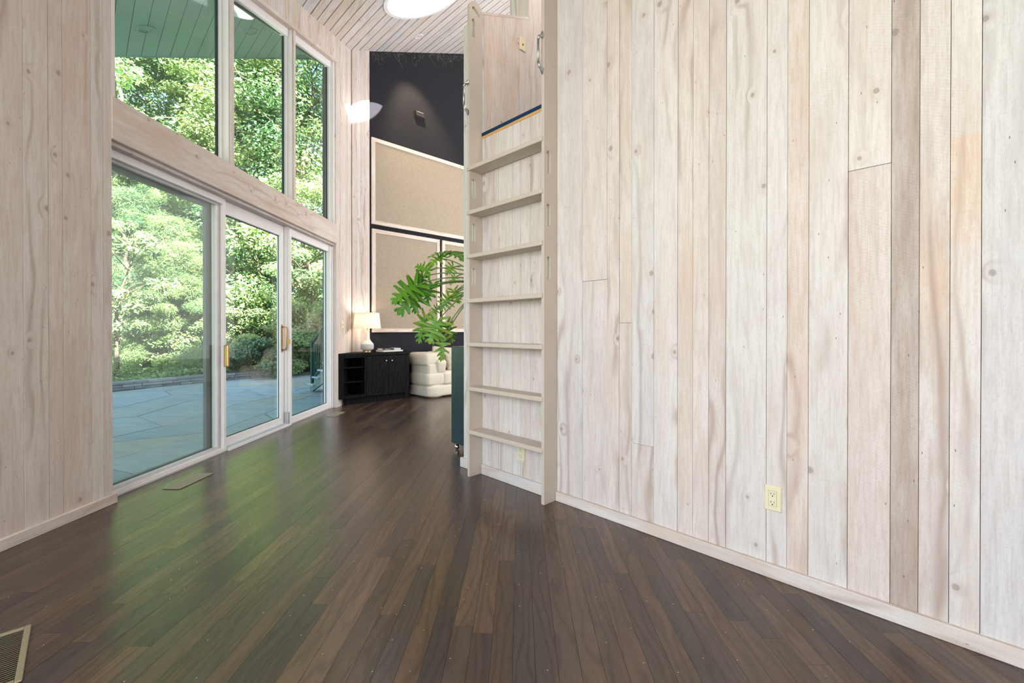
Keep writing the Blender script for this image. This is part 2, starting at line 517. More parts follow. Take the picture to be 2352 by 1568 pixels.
def black_oak_mat():
    m, nt, N, L, P = node_mat('black_stained_oak'); k = NT(nt)
    tc = N.new('ShaderNodeTexCoord').outputs['Object']
    x, y, z = k.sep(tc)
    wob = k.noise(k.scale(tc, (4, 4, 1.6)), 1.0, 3)
    ph = k.math('ADD', k.math('MULTIPLY', y, 140), k.math('MULTIPLY', wob, 40))
    r = k.math('POWER', k.math('MULTIPLY_ADD', k.math('SINE', ph), .5, .5), 2)
    f = k.noise(k.scale(tc, (120, 260, 22)), 1.0, 3, .7)
    c = k.mix(k.math('MULTIPLY', r, k.smooth(f, .4, .7)), (.002, .002, .003, 1), (.022, .021, .022, 1))
    L.new(c, P.inputs['Base Color']); P.inputs['Roughness'].default_value = .55; P.inputs['Specular IOR Level'].default_value = .12
    L.new(k.bump(f, .3, .001), P.inputs['Normal'])
    return m

def shade_mat():
    m, nt, N, L, P = node_mat('cream_linen_shade'); k = NT(nt)
    tc = N.new('ShaderNodeTexCoord').outputs['Object']
    a = k.noise(k.scale(tc, (40, 40, 400)), 1.0, 2); 
    c = k.mix(a, (.84, .80, .73, 1), (.93, .90, .85, 1))
    L.new(c, P.inputs['Base Color']); P.inputs['Roughness'].default_value = .9
    t = N.new('ShaderNodeBsdfTranslucent'); L.new(c, t.inputs[0])
    mx = N.new('ShaderNodeMixShader'); mx.inputs[0].default_value = .5
    L.new(P.outputs[0], mx.inputs[1]); L.new(t.outputs[0], mx.inputs[2]); L.new(mx.outputs[0], N['Material Output'].inputs[0])
    return m

def flagstone_mat(name, base, tan):
    m, nt, N, L, P = node_mat(name); k = NT(nt)
    geo = N.new('ShaderNodeNewGeometry'); p = geo.outputs['Position']
    tint = k.attr('tint')
    a = k.noise(k.scale(p, (1, 2.6, 1)), 2.2, 5, .6, .4); b = k.noise(k.scale(p, (5, 16, 6)), 1.0, 4, .7); f = k.noise(p, 60, 3, .7)
    c = k.mix(k.smooth(a, .35, .7), tint, k.mix(1.0, tint, (.72, .78, .86, 1), 'MULTIPLY'))
    c = k.mix(k.math('MULTIPLY', k.smooth(b, .52, .7), .5), c, k.mix(1.0, tint, (.55, .58, .6, 1), 'MULTIPLY'))
    c = k.mix(k.math('MULTIPLY', f, .3), c, k.mix(1.0, tint, (1.3, 1.3, 1.25, 1), 'MULTIPLY'))
    L.new(c, P.inputs['Base Color']); P.inputs['Roughness'].default_value = .6; P.inputs['Specular IOR Level'].default_value = .45
    L.new(k.bump(k.math('ADD', b, k.math('MULTIPLY', f, .4)), .6, .01), P.inputs['Normal'])
    return m

M = {}
M['plank'] = whitewashed('whitewashed_cedar', contrast=1.35)
M['ceil'] = whitewashed('whitewashed_ceiling_pine', knots=.5, stain=1.0, contrast=.9)
M['beam'] = whitewashed('whitewashed_beam', knots=.9, stain=1.3, contrast=.9)
M['floor'] = floor_mat()
M['gap'] = plain('dark_joint_backing', (.035, .028, .024), .9, .1)
M['floor_gap'] = plain('subfloor_dark', (.012, .009, .007), .9, .1)
M['plaster'] = plain('room_white_wall', (.72, .69, .66), .85, .2, noise=.05, nscale=3)
M['paint'] = plain('white_window_paint', (.83, .81, .82), .42, .4, noise=.05, nscale=12, bump=.05, bscale=60)
M['paint2'] = plain('greyed_window_paint', (.60, .57, .57), .5, .4, noise=.14, nscale=10)
M['greyframe'] = plain('grey_screen_frame', (.16, .17, .17), .5, .4, noise=.08)
M['gasket'] = plain('dark_gasket', (.03, .045, .045), .5, .4)
M['ladder'] = plain('beige_painted_ladder', (.575, .495, .42), .55, .35, noise=.06, nscale=7, bump=.06, bscale=90)
M['glass'] = glass_mat('window_glass')
M['screen'] = screen_mat()
M['brass'] = plain('aged_brass', (.52, .31, .13), .35, .5, metal=1.0, noise=.15)
M['steel'] = plain('galvanized_steel', (.55, .56, .56), .38, .5, metal=1.0, noise=.15, nscale=120)
M['chrome'] = plain('polished_chrome', (.8, .8, .8), .12, .5, metal=1.0)
M['ivory'] = plain('ivory_plastic', (.74, .68, .47), .38, .45)
M['black'] = plain('black_slot', (.01, .008, .006), .6, .2)
M['fabricwall'] = fabric_wall_mat()
M['burlap'] = burlap_mat()
M['oakblack'] = black_oak_mat()
M['shade'] = shade_mat()
M['ceramic'] = plain('white_ceramic', (.72, .70, .66), .18, .5, noise=.03)
M['ceramic2'] = plain('grey_textured_ceramic', (.52, .52, .51), .55, .4, noise=.15, nscale=220, bump=.3, bscale=260)
M['sofa'] = plain('cream_upholstery', (.68, .62, .52), .9, .15, noise=.07, nscale=40, bump=.35, bscale=300)
M['pillow'] = plain('patterned_cream_cushion', (.60, .53, .46), .9, .15, noise=.32, nscale=28, bump=.3, bscale=200)
M['teal'] = plain('teal_painted_soffit', (.13, .25, .21), .55, .35, noise=.10, nscale=5)
M['dkgreen'] = plain('dark_green_lacquer', (.006, .022, .021), .32, .45, noise=.10, nscale=9, bump=.05, bscale=120)
M['railgreen'] = plain('green_painted_rail', (.012, .060, .052), .4, .5)
M['stairgreen'] = plain('sage_green_paint', (.16, .23, .19), .6, .3, noise=.12, nscale=8)
M['stairtread'] = plain('grey_green_tread', (.42, .46, .47), .6, .3, noise=.12, nscale=10)
M['stone'] = flagstone_mat('bluestone', None, None)
M['mortar'] = plain('patio_joint', (.20, .21, .20), .9, .2, noise=.2)
M['bark'] = plain('tree_bark', (.12, .095, .075), .9, .1, noise=.4, nscale=9, bump=.6, bscale=20, bdist=.03)
M['birch'] = plain('pale_branch_bark', (.46, .38, .31), .8, .1, noise=.2, nscale=9)
M['leaf'] = leaf_mat('broad_leaf', .42)
M['needle'] = leaf_mat('pine_needle', .35, .6)
M['gloss_leaf'] = leaf_mat('glossy_leaf', .28, .32, .5)
M['plant_leaf'] = leaf_mat('houseplant_leaf', .25, .38, .45)
M['stem'] = plain('plant_stem', (.13, .25, .09), .45, .4, noise=.15)
M['grass'] = plain('leafy_ground', (.14, .22, .05), .9, .1, noise=.45, nscale=6, bump=.5, bscale=40, bdist=.03)
M['soil'] = plain('potting_soil', (.05, .035, .025), .95, .1, noise=.3)
M['register'] = plain('bronze_register', (.33, .29, .19), .45, .5, noise=.12, metal=.3)
M['duct'] = plain('duct_shadow', (.010, .008, .006), .8, .1)
M['bookdark'] = plain('black_book_cover', (.03, .028, .03), .4, .4)
M['bookwhite'] = plain('white_book_cover', (.72, .71, .68), .5, .4)
M['bookgrey'] = plain('pale_grey_book_cover', (.50, .50, .50), .5, .4)
M['paper'] = plain('paper_pages', (.70, .68, .64), .9, .1)
M['carpet'] = plain('blue_carpet', (.015, .045, .115), .95, .1, noise=.4, nscale=300, bump=.7, bscale=500, bdist=.004)
M['ply'] = plain('raw_plywood_edge', (.62, .36, .13), .7, .2, noise=.15, nscale=60)
M['cobweb'] = plain('dusty_cobweb', (.36, .34, .34), .9, .1)
M['device'] = plain('brown_black_plastic', (.03, .024, .022), .4, .5)
M['white'] = plain('shaft_white', (.82, .83, .83), .7, .2)
M['frosted'] = glass_mat('skylight_dome', (.97, .98, .98), 1.45)
M['bulb'] = emit_mat('lit_bulb', (1, .72, .42), 14)
M['canbulb'] = emit_mat('lit_downlight', (1, .78, .52), 10)
M['soffitbulb'] = plain('unlit_soffit_lens', (.5, .53, .5), .3, .5)

# base tints of the whitewashed boards
W_ = (.70, .655, .62); G_ = (.66, .65, .645); P_ = (.69, .60, .55); T_ = (.67, .57, .485); B_ = (.47, .375, .315)
def vary(t, r=rnd, a=.05):
    k = 1 + r.uniform(-a, a)
    return (t[0]*k, t[1]*k*(1+r.uniform(-.02, .02)), t[2]*k*(1+r.uniform(-.04, .04)))

# ------------------------------------------------------------------ the room
XW = -2.632            # inner face of the window wall
UD = -6.774            # dark wall (wall frame)
SR = 2.251             # right wall face (wall frame)
GR = .405
def cz(s): return 5.479 + GR * (s - 3.051)           # ceiling height over wall-frame s
def czxy(x, y): return cz(Q * (x + y))

# -- floor
fl = struct('floor', MB().prism([(-2.78, -.9), (4.6, -5.6), (6.2, -1.0), (4.2, 6.2), (3.6, 12.6), (-2.9, 7.0)], -.12, -.012, lambda x, y, h: (x, y, h)), M['floor_gap'])
planks = []
BW = .0755
r2 = random.Random(21)
x = -2.742
while x < 3.2:
    y = -.4 - r2.random() * .9
    while y < 11:
        ln = r2.choice([.3, .45, .6, .75, .9, 1.1, 1.3, 1.5]) * r2.uniform(.85, 1.15)
        y1 = y + ln
        xm, a, b = x + BW/2, y, y1
        # keep what lies inside the room
        ok = True
        lim = 3.20 - xm if (xm - (3.20 - xm)) * Q > -2.9 + .02 else 99
        if Q * (xm - a) > -2.88 and Q * (xm + a) > SR + .02: ok = False
        if Q * (xm - b) < UD - .02:
            b = min(b, xm - (UD - .02) / Q)
        if b - a < .04: ok = False
        if Q * (xm + b) > 7.5: ok = False
        if Q*(xm + b) < -2.3: ok = False
        if ok: planks.append((x, a, b))
        y = y1
    x += BW
def fl_tint(r):
    t = r.choice([(.050, .031, .022), (.046, .031, .023), (.056, .035, .024), (.041, .029, .023), (.053, .034, .025), (.064, .040, .026), (.060, .038, .026), (.032, .024, .021)])
    k = r.uniform(.8, 1.25)
    m_ = sum(t)/3
    return tuple((c*.97 + m_*.03)*k*1.55 for c in t)
camv = Vector((0, 0, 1.12))
def seen(p):
    x, a, b = p
    ym = (a + b) / 2
    if b < 1.35: return 99 + abs(ym)
    d = Vector((x, max(ym, 1.4), 0)) - camv
    ang = abs(x / max(ym, .1))
    return d.length ** 3 / (b - a) + (60 if ang > 1.25 else 0)
planks.sort(key=seen)
SEED[0] = 1000
for i, (x, a, b) in enumerate(planks[:300]):
    SEED[0] += 1
    dz = -r2.random() * .0006
    me = MB().box((x + .0005, a + .0006, -.02), (x + BW - .0005, b - .0006, dz)).mesh('floor_plank')
    wood_attrs(me, fl_tint(r2), 1, 0, SEED[0])
    link('floor_plank', me, M['floor'], fl)
vs, fs, tn, pcs = [], [], [], []
for (x, a, b) in planks[300:]:
    t = fl_tint(r2); sd = r2.random() * 90; n = len(vs)
    bx = MB().box((x + .0005, a + .0006, -.02), (x + BW - .0005, b - .0006, 0))
    vs += bx.v; fs += [tuple(i + n for i in f) for f in bx.f]
    tn += [(*t, 1)] * 8; pcs += [(v[1] + sd, v[0] + sd*.37, v[2]) for v in bx.v]
me = bpy.data.meshes.new('far_floor_planks'); me.from_pydata(vs, [], fs)
color_attr(me, 'tint', tn); vec_attr(me, 'pc', pcs)
tag(link('far_floor_planks', me, M['floor'], fl), kind='stuff')

# -- ceiling: roof body with a round skylight opening, boards below it
SKU, SKS, SKR = -5.178, 3.329, .493
KC = math.sqrt(1 + GR*GR)
def cm(u, s, h=0.0):                                  # point on the ceiling plane, h above it along its normal
    return (u, s - h*GR/KC, cz(s) + h/KC)
roof = MB()
U0, U1, S0, S1 = -7.12, 4.2, -3.0, 8.2
hw = .75
for (a, b, c_, d) in [(U0, U1, S0, SKS-hw), (U0, U1, SKS+hw, S1), (U0, SKU-hw, SKS-hw, SKS+hw), (SKU+hw, U1, SKS-hw, SKS+hw)]:
    roof.hexa([cm(a, c_, .025), cm(b, c_, .025), cm(b, d, .025), cm(a, d, .025), cm(a, c_, .33), cm(b, c_, .33), cm(b, d, .33), cm(a, d, .33)])
K = 64
def sq(i):
    a = 2*math.pi*i/K; c_, s_ = math.cos(a), math.sin(a); m_ = max(abs(c_), abs(s_))
    return (SKU + hw*c_/m_, SKS + hw*s_/m_)
def ci(i, r=SKR+.02):
    a = 2*math.pi*i/K
    return (SKU + r*math.cos(a), SKS + r*math.sin(a)/KC)
for i in range(K):
    p, q_, r_, t_ = ci(i), ci(i+1), sq(i+1), sq(i)
    roof.hexa([cm(*p, .025), cm(*q_, .025), cm(*r_, .025), cm(*t_, .025), cm(*p, .33), cm(*q_, .33), cm(*r_, .33), cm(*t_, .33)])
ceil = struct('ceiling', roof, M['gap'], R45)

seams = [1.66, 1.80, 1.937, 2.089, 2.215, 2.345, 2.482, 2.619, 2.743, 2.879, 3.044, 3.176, 3.319, 3.466, 3.593, 3.728, 3.874, 4.016, 4.153, 4.302, 4.441, 4.589, 4.727, 4.868, 5.02, 5.164]
while seams[-1] < 7.6: seams.append(seams[-1] + .142)
while seams[0] > -2.6: seams.insert(0, seams[0] - .14)
r3 = random.Random(5)
CT = [(.66, .62, .59), (.70, .665, .64), (.63, .565, .51), (.69, .64, .595), (.64, .625, .62), (.60, .63, .655), (.66, .59, .53)]
SEED[0] = 3000
def wall_u_left(s):        # u where the ceiling meets the window wall:  x = XW
    return XW / Q - s
def ceil_boards():
    for i in range(len(seams) - 1):
        a, b = seams[i] + .0075, seams[i+1] - .0075
        sm = (a + b) / 2
        lo0, lo1 = max(wall_u_left(a), UD), max(wall_u_left(b), UD)
        hi = 3.9
        t = vary(r3.choice(CT), r3, .04)
        rr = SKR + .03
        n = 5
        cut = a*1.0 < SKS + rr/KC and b > SKS - rr/KC
        h = .0 - r3.random() * .002
        mp = lambda u, s, hh: cm(u, s, hh)
        if not cut:
            plank('ceiling_board', ceil, M['ceil'], [(lo0, a), (hi, a), (hi, b), (lo1, b)], h, .022, mp, t, 0, 1)
        else:
            ss = [a + (b - a) * j / n for j in range(n + 1)]
            half = [math.sqrt(max(0, rr*rr - ((s - SKS)*KC)**2)) for s in ss]
            left = [(lo0, a)] + [(SKU - w, s) for s, w in zip(ss, half)] + [(lo1, b)]
            right = [(hi, a), (hi, b)] + [(SKU + w, s) for s, w in list(zip(ss, half))[::-1]]
            plank('ceiling_board', ceil, M['ceil'], left, h, .022, mp, t, 0, 1)
            plank('ceiling_board', ceil, M['ceil'], right, h, .022, mp, t, 0, 1)
ceil_boards()

# -- outside soffit under the overhanging roof
soff = struct('trim_1', MB().hexa([cm(U0, S0, .0), cm(U0+.03, S0, .0), cm(U0+.03, S1, .0), cm(U0, S1, .0), cm(U0-.02, S0, .36), cm(U0+.03, S0, .36), cm(U0+.03, S1, .36), cm(U0-.02, S1, .36)]), M['teal'], R45)
soff['label'] = 'teal painted roof edge board outside the upper windows'
for i in range(len(seams) - 1):
    a, b = seams[i] + .003, seams[i+1] - .003
    if b > 3.4 or a < -2.4: continue
    lo = U0 + .03
    h0, h1 = min(wall_u_left(a) - .30, 3.9), min(wall_u_left(b) - .30, 3.9)
    if h1 < lo + .02: h1 = lo + .02
    if h0 < lo + .05: continue
    plank('soffit_board', soff, M['teal'], [(lo, a), (h0, a), (h1, b), (lo, b)], .003, .024, lambda u, s, hh: cm(u, s, hh), (.2, .36, .3), 0, 1)

# -- window wall (left)
def wl(x_off): return lambda y, z, h: (XW + x_off - h, y, z)
Y0, YC = -.479, 6.947                     # wall ends
YO0, YO1 = 2.838, 6.373                   # glazed opening
lw = MB()
lw.hexa([(XW-.165, Y0-.3, -.1), (XW-.026, Y0-.3, -.1), (XW-.026, YO0-.002, -.1), (XW-.165, YO0-.002, -.1),
         (XW-.165, Y0-.3, czxy(XW, Y0)), (XW-.026, Y0-.3, czxy(XW, Y0)), (XW-.026, YO0-.002, czxy(XW, YO0)), (XW-.165, YO0-.002, czxy(XW, YO0))])
lw.hexa([(XW-.165, YO1+.002, -.1), (XW-.026, YO1+.002, -.1), (XW-.026, YC+.2, -.1), (XW-.165, YC+.2, -.1),
         (XW-.165, YO1+.002, czxy(XW, YO1)), (XW-.026, YO1+.002, czxy(XW, YO1)), (XW-.026, YC+.2, czxy(XW, YC)), (XW-.165, YC+.2, czxy(XW, YC))])
def head(y): return 4.425 + .2765 * (y - 4.43)        # sloping head of the upper windows
lw.hexa([(XW-.165, YO0, head(YO0)+.02), (XW-.026, YO0, head(YO0)+.02), (XW-.026, YO1, head(YO1)+.02), (XW-.165, YO1, head(YO1)+.02),
         (XW-.165, YO0, czxy(XW, YO0)), (XW-.026, YO0, czxy(XW, YO0)), (XW-.026, YO1, czxy(XW, YO1)), (XW-.165, YO1, czxy(XW, YO1))])
wall_left = struct('wall_left', lw, M['gap'])
SEED[0] = 5000
r4 = random.Random(11)
LT = [P_, W_, P_, (.67, .59, .53), (.69, .63, .585)]
edges = [YO0, 2.777, 2.697, 2.527, 2.448, 2.324, 2.19]
while edges[-1] > Y0: edges.append(edges[-1] - r4.choice([.09, .13, .17, .21]))
lt = [(.66, .605, .565), (.70, .665, .635), (.655, .56, .49), (.665, .585, .525), (.69, .635, .59), (.68, .61, .56)]
def lplank(y0, y1, zlo0, zlo1, t, off=0.0):
    plank('wall_plank', wall_left, M['plank'], [(y0, zlo0), (y1, zlo1), (y1, czxy(XW, y1)+.01), (y0, czxy(XW, y0)+.01)], 0, .025, wl(off), t, 2, 1)
for i in range(len(edges) - 1):
    a, b = max(edges[i+1], Y0) + .001, edges[i] - .001
    t = lt[i] if i < len(lt) else vary(r4.choice(LT), r4)
    lplank(a, b, 0, 0, t, -r4.random()*.003 if i else 0)
y = YO1
while y < YC - .01:
    w = r4.choice([.06, .08, .10, .09]); b = min(y + w, YC)
    if YC - b < .03: b = YC
    lplank(y + .001, b - .001, 0, 0, vary(r4.choice([W_, G_, P_, (.62, .56, .52)]), r4, .05), -r4.random()*.002)
    y = b
y = YO0
while y < YO1 - .01:
    w = r4.choice([.09, .11, .14, .08]); b = min(y + w, YO1)
    if YO1 - b < .04: b = YO1
    lplank(y + .0005, b - .0005, head(y), head(b), vary(r4.choice([W_, P_, P_, T_]), r4, .05), -r4.random()*.0015)
    y = b

# header beam between doors and upper windows
def beam_piece(name, label, lo, hi, tint, la, wa, mat='beam', bev=.004):
    SEED[0] += 1
    me = MB().box(lo, hi).mesh(name, bev, 1); wood_attrs(me, tint, la, wa, SEED[0])
    o = link(name, me, M[mat]); o['kind'] = 'structure'; o['label'] = label
    return o
beam_piece('trim_2', 'wide whitewashed wooden beam above the sliding doors', (XW-.105, YO0-.001, 2.352), (XW+.004, YO1+.012, 2.632), (.655, .555, .485), 1, 2)
beam_piece('trim_3', 'narrow pale wooden strip under the header beam', (XW-.15, YO0, 2.325), (XW-.03, YO1, 2.352), (.60, .565, .53), 1, 0, bev=.002)
# lip board along the sloping window head
SEED[0] += 1
me = MB().hexa([(XW-.11, YO0, head(YO0)-.012), (XW+.012, YO0, head(YO0)-.012), (XW+.012, YO1+.02, head(YO1+.02)-.012), (XW-.11, YO1+.02, head(YO1+.02)-.012),
                (XW-.11, YO0, head(YO0)+.028), (XW+.012, YO0, head(YO0)+.028), (XW+.012, YO1+.02, head(YO1+.02)+.028), (XW-.11, YO1+.02, head(YO1+.02)+.028)]).mesh('trim_4')
wood_attrs(me, (.66, .55, .47), 1, 0, SEED[0])
o = link('trim_4', me, M['beam']); o['kind'] = 'structure'; o['label'] = 'sloping wooden lip board over the upper windows'

# jamb boards at the far end of the opening and the mullion faces
beam_piece('trim_5', 'whitewashed jamb board at the far end of the doors', (XW-.13, YO1-.012, 0), (XW-.002, YO1+.004, 2.352), (.66, .63, .61), 2, 0, bev=.002)
beam_piece('trim_6', 'whitewashed jamb board at the far end of the upper windows', (XW-.13, YO1-.012, 2.632), (XW-.002, YO1+.004, head(YO1)), (.66, .62, .60), 2, 0, bev=.002)
MUL = [4.062, 5.197]
for i, ym in enumerate(MUL):
    beam_piece('trim_%d' % (7+i), ['whitewashed mullion post between the first two upper windows', 'whitewashed mullion post between the last two upper windows'][i],
               (XW-.022, ym-.022, 2.632), (XW-.004, ym+.022, head(ym)-.01), (.655, .575, .53), 2, 1, bev=.002)

# upper windows: white frame and pane in each bay
bays = [(YO0, MUL[0]), (MUL[0], MUL[1]), (MUL[1], YO1-.012)]
wl_lab = ['nearest upper fixed window with sloping head', 'middle upper fixed window with sloping head', 'farthest upper fixed window with sloping head']
for i, (a, b) in enumerate(bays):
    w = tag(thing('window_%d' % (i+1), wl_lab[i], None, (XW, a, 2.632)), kind='structure')
    a0 = -.018 if i else 0.0; b1 = b - a + (.018 if i < 2 else 0)
    ff = .05
    z0, za, zb = .0, head(a) - 2.632 - .012, head(b) - 2.632 - .012
    fr = MB()
    fr.box((-.135, 0, z0), (-.0225, ff, za))
    fr.box((-.135, b-a-ff, z0), (-.075, b-a, zb)); fr.box((-.076, b-a-ff+.02, z0), (-.0225, b-a, zb))
    fr.box((-.135, 0, z0), (-.062, b-a, z0+.02))
    fr.hexa([(-.135, 0, za-.085), (-.062, 0, za-.085), (-.062, b-a, zb-.085), (-.135, b-a, zb-.085), (-.135, 0, za), (-.062, 0, za), (-.062, b-a, zb), (-.135, b-a, zb)])
    fr.build('window_frame', M['paint'], w)
    gs = MB()
    gs.box((-.128, b-a-ff-.012, .02), (-.106, b-a-ff, zb-.085))
    gs.hexa([(-.128, ff, za-.10), (-.106, ff, za-.10), (-.106, b-a-ff, zb-.097), (-.128, b-a-ff, zb-.097), (-.128, ff, za-.083), (-.106, ff, za-.083), (-.106, b-a-ff, zb-.083), (-.128, b-a-ff, zb-.083)])
    gs.build('gasket', M['gasket'], w)
    MB().hexa([(-.118, ff-.01, .01), (-.112, ff-.01, .01), (-.112, b-a-ff+.01, .01), (-.118, b-a-ff+.01, .01), (-.118, ff-.01, za-.08), (-.112, ff-.01, za-.08), (-.112, b-a-ff+.01, zb-.08), (-.118, b-a-ff+.01, zb-.08)]).build('pane', M['glass'], w)

# sliding doors: three panels
def door_frame(mb, x0, x1, a, b, z0, z1, st, top, bot):
    mb.box((x0, a, z0), (x1, a+st, z1)); mb.box((x0, b-st, z0), (x1, b, z1))
    mb.box((x0, a+st, z1-top), (x1, b-st, z1)); mb.box((x0, a+st, z0), (x1, b-st, z0+bot))
DH = 2.325
# near panel with proud painted frame, screen and screen frame behind
d = tag(thing('door_1', 'nearest glass door panel with insect screen and proud painted frame', None, (XW, 0, 0)), kind='structure')
mb = MB(); door_frame(mb, -.115, -.045-.04, YO0-.1, 4.082, 0, DH, .034, .055, .035); mb.build('outer_frame', M['paint'], d, .002, 1)
mb = MB(); door_frame(mb, -.15, -.115, YO0-.1, 4.052, .025, DH, .034, .075, .03); mb.build('sash', M['paint2'], d, .002, 1)
MB().box((-.137, YO0-.1, .03), (-.131, 4.03, DH-.06)).build('pane', M['glass'], d)
mb = MB(); door_frame(mb, -.20, -.172, YO0-.1, 4.03, .02, DH, .09, .105, .04); mb.build('screen_frame', M['greyframe'], d)
MB().box((-.187, YO0-.1, .05), (-.1865, 3.97, DH-.09)).build('screen_mesh', M['screen'], d)
hd = MB().box((-.085, 4.048, .78), (-.045, 4.072, .98)).build('handle', M['brass'], d, .008, 2)
MB().box((-.118, 4.020, .79), (-.112, 4.047, .97)).build('latch_plate', M['steel'], d, .002, 1)
# middle panel
d = tag(thing('door_2', 'middle sliding glass door panel with brass pull handle', None, (XW, 0, 0)), kind='structure')
mb = MB(); door_frame(mb, -.165, -.12, 4.0, 5.16, .03, DH, .07, .125, .075); mb.build('sash', M['paint'], d, .003, 1)
MB().box((-.15, 4.06, .09), (-.144, 5.10, DH-.11)).build('pane', M['glass'], d)
mb = MB(); door_frame(mb, -.152, -.142, 4.06, 5.10, .1, DH-.12, .012, .012, .012); mb.build('gasket', M['gasket'], d)
h = MB().box((-.122, 5.100, .86), (-.114, 5.128, 1.18)).build('handle', M['brass'], d, .002, 1)
MB().tube([(-.116, 5.114, .885), (-.075, 5.114, .895), (-.07, 5.114, .92), (-.07, 5.114, 1.12), (-.075, 5.114, 1.145), (-.116, 5.114, 1.155)], .009, 8).build('grip', M['brass'], h, smooth=True)
MB().box((-.12, 5.155, .02), (-.062, 5.185, .16)).build('bottom_latch', M['steel'], d, .003, 1)
# far panel
d = tag(thing('door_3', 'farthest fixed glass door panel beside the black cabinet', None, (XW, 0, 0)), kind='structure')
mb = MB(); door_frame(mb, -.155, -.085, 5.165, YO1-.012, .0, DH, .062, .095, .075); mb.build('sash', M['paint'], d, .003, 1)
mb = MB(); mb.box((-.085, 5.172, 0), (-.055, 5.215, DH-.02)); mb.box((-.085, YO1-.075, 0), (-.06, YO1-.045, DH-.02)); mb.box((-.085, YO1-.035, 0), (-.05, YO1-.013, DH-.02)); mb.build('stop_moulding', M['paint'], d, .002, 1)
MB().box((-.12, 5.22, .05), (-.114, YO1-.07, DH-.09)).build('pane', M['glass'], d)
mb = MB(); door_frame(mb, -.132, -.124, 5.226, YO1-.073, .075, DH-.095, .01, .01, .01); mb.build('gasket', M['gasket'], d)
MB().box((-.086, 5.168, .955), (-.052, 5.1715, 1.01)).build('strike_plate', M['brass'], d)
o = struct('trim_9', MB().box((XW-.24, YO0, -.03), (XW-.078, YO1, .012)), M['paint2'], 0, bevel=.002, seg=1); o['label'] = 'painted threshold strip under the glass doors'
o = struct('trim_10', MB().box((XW-.078, 4.09, -.012), (XW-.055, 5.18, .022)), M['paint'], 0, bevel=.002, seg=1); o['label'] = 'white sill strip in front of the middle sliding door'

# baseboards
def baseboard(name, label, lo, hi, la, wa, rz=0.0, t=(.66, .57, .50)):
    SEED[0] += 1
    me = MB().box(lo, hi).mesh(name, .003, 1); wood_attrs(me, t, la, wa, SEED[0])
    o = link(name, me, M['beam']); o.rotation_euler = (0, 0, rz); o['kind'] = 'structure'; o['label'] = label
    return o
baseboard('baseboard_left', 'pale wooden baseboard under the plank wall by the doors', (XW, Y0, 0), (XW+.021, YO0+.012, .062), 1, 2)

# -- right wall
wr = MB()
def bxw(mb, u0, u1, s0, s1, z0, z1): return mb.box((u0, s0, z0), (u1, s1, z1))
OU0, OU1, ZL = -2.667, -1.922, 2.64
bxw(wr, -2.895, OU0-.026, SR+.024, SR+.2, 0, 3.55)
bxw(wr, OU0, OU1, SR+.024, SR+.1, 0, 2.60)
bxw(wr, OU1, 4.0, SR+.024, SR+.2, 0, cz(SR))
wall_right = struct('wall_right', wr, M['gap'], R45)
rwm = lambda u, z, h: (u, SR + h, z)
SEED[0] = 7000
def rplank(u0, u1, z0, z1, t, off=None):
    off = rnd.random()*.003 if off is None else off
    return plank('wall_plank', wall_right, M['plank'], [(u0+.0009, z0), (u1-.0009, z0), (u1-.0009, z1), (u0+.0009, z1)], off, .024, rwm, t, 2, 0)
ZT = cz(SR) - .005
OR_ = (.71, .565, .43)
ru = [-1.904, -1.699, -1.518, -1.434, -1.352, -1.216, -1.081, -1.0, -.919, -.837, -.659, -.576, -.495, -.358, -.224, -.143, -.061, .017, .16, .29, .40, .56]
rt = [G_, None, (.69, .62, .565), None, None, (.70, .67, .645), (.675, .59, .52), (.685, .61, .55), (.635, .565, .515), (.675, .655, .625), (.69, .665, .645), (.665, .55, .47), (.685, .655, .62), None, (.45, .37, .32), None, None, (.63, .625, .625), W_, T_, P_]
for i in range(len(ru) - 1):
    a, b = ru[i], ru[i+1]
    if i == 1:
        rplank(a, b, 1.421, ZT, (.69, .64, .60)); rplank(a, b, 0, 1.419, (.665, .62, .59))
    elif i == 3:
        rplank(a, b, 1.161, ZT, (.675, .60, .53)); rplank(a, b, 0, 1.159, (.66, .60, .555))
    elif i == 4:
        rplank(a, b, .4786, ZT, (.655, .64, .63)); rplank(a, b, 0, .4766, (.64, .58, .54))
    elif i == 13:
        rplank(a, b, 1.766, ZT, (.70, .66, .61)); rplank(a, b, 0, 1.764, (.665, .58, .525))
    elif i == 15:
        banded('wall_plank', wall_right, M['plank'], a+.0009, b-.0009, [(0, (.62, .56, .52)), (1.10, (.63, .56, .51)), (1.20, (.67, .55, .445)), (1.36, (.67, .55, .445)), (1.45, (.62, .51, .43)), (2.0, (.66, .61, .56)), (ZT, (.68, .66, .63))], .001, .024, rwm, 2, 0)
    elif i == 16:
        banded('wall_plank', wall_right, M['plank'], a+.0009, b-.0009, [(0, (.67, .66, .655)), (1.0, (.68, .64, .60)), (1.42, (.68, .60, .53)), (1.44, OR_), (1.80, OR_), (1.815, (.69, .62, .55)), (2.1, (.71, .68, .63)), (ZT, (.71, .69, .65))], .0, .024, rwm, 2, 0)
    else:
        rplank(a, b, 0, ZT, rt[i], {14: .004, 17: -.002}.get(i))
u = ru[-1]
while u < 3.9:
    b = min(u + rnd.choice([.09, .13, .16, .20]), 3.95)
    rplank(u, b, 0, ZT, vary(rnd.choice([W_, P_, G_, T_])))
    u = b
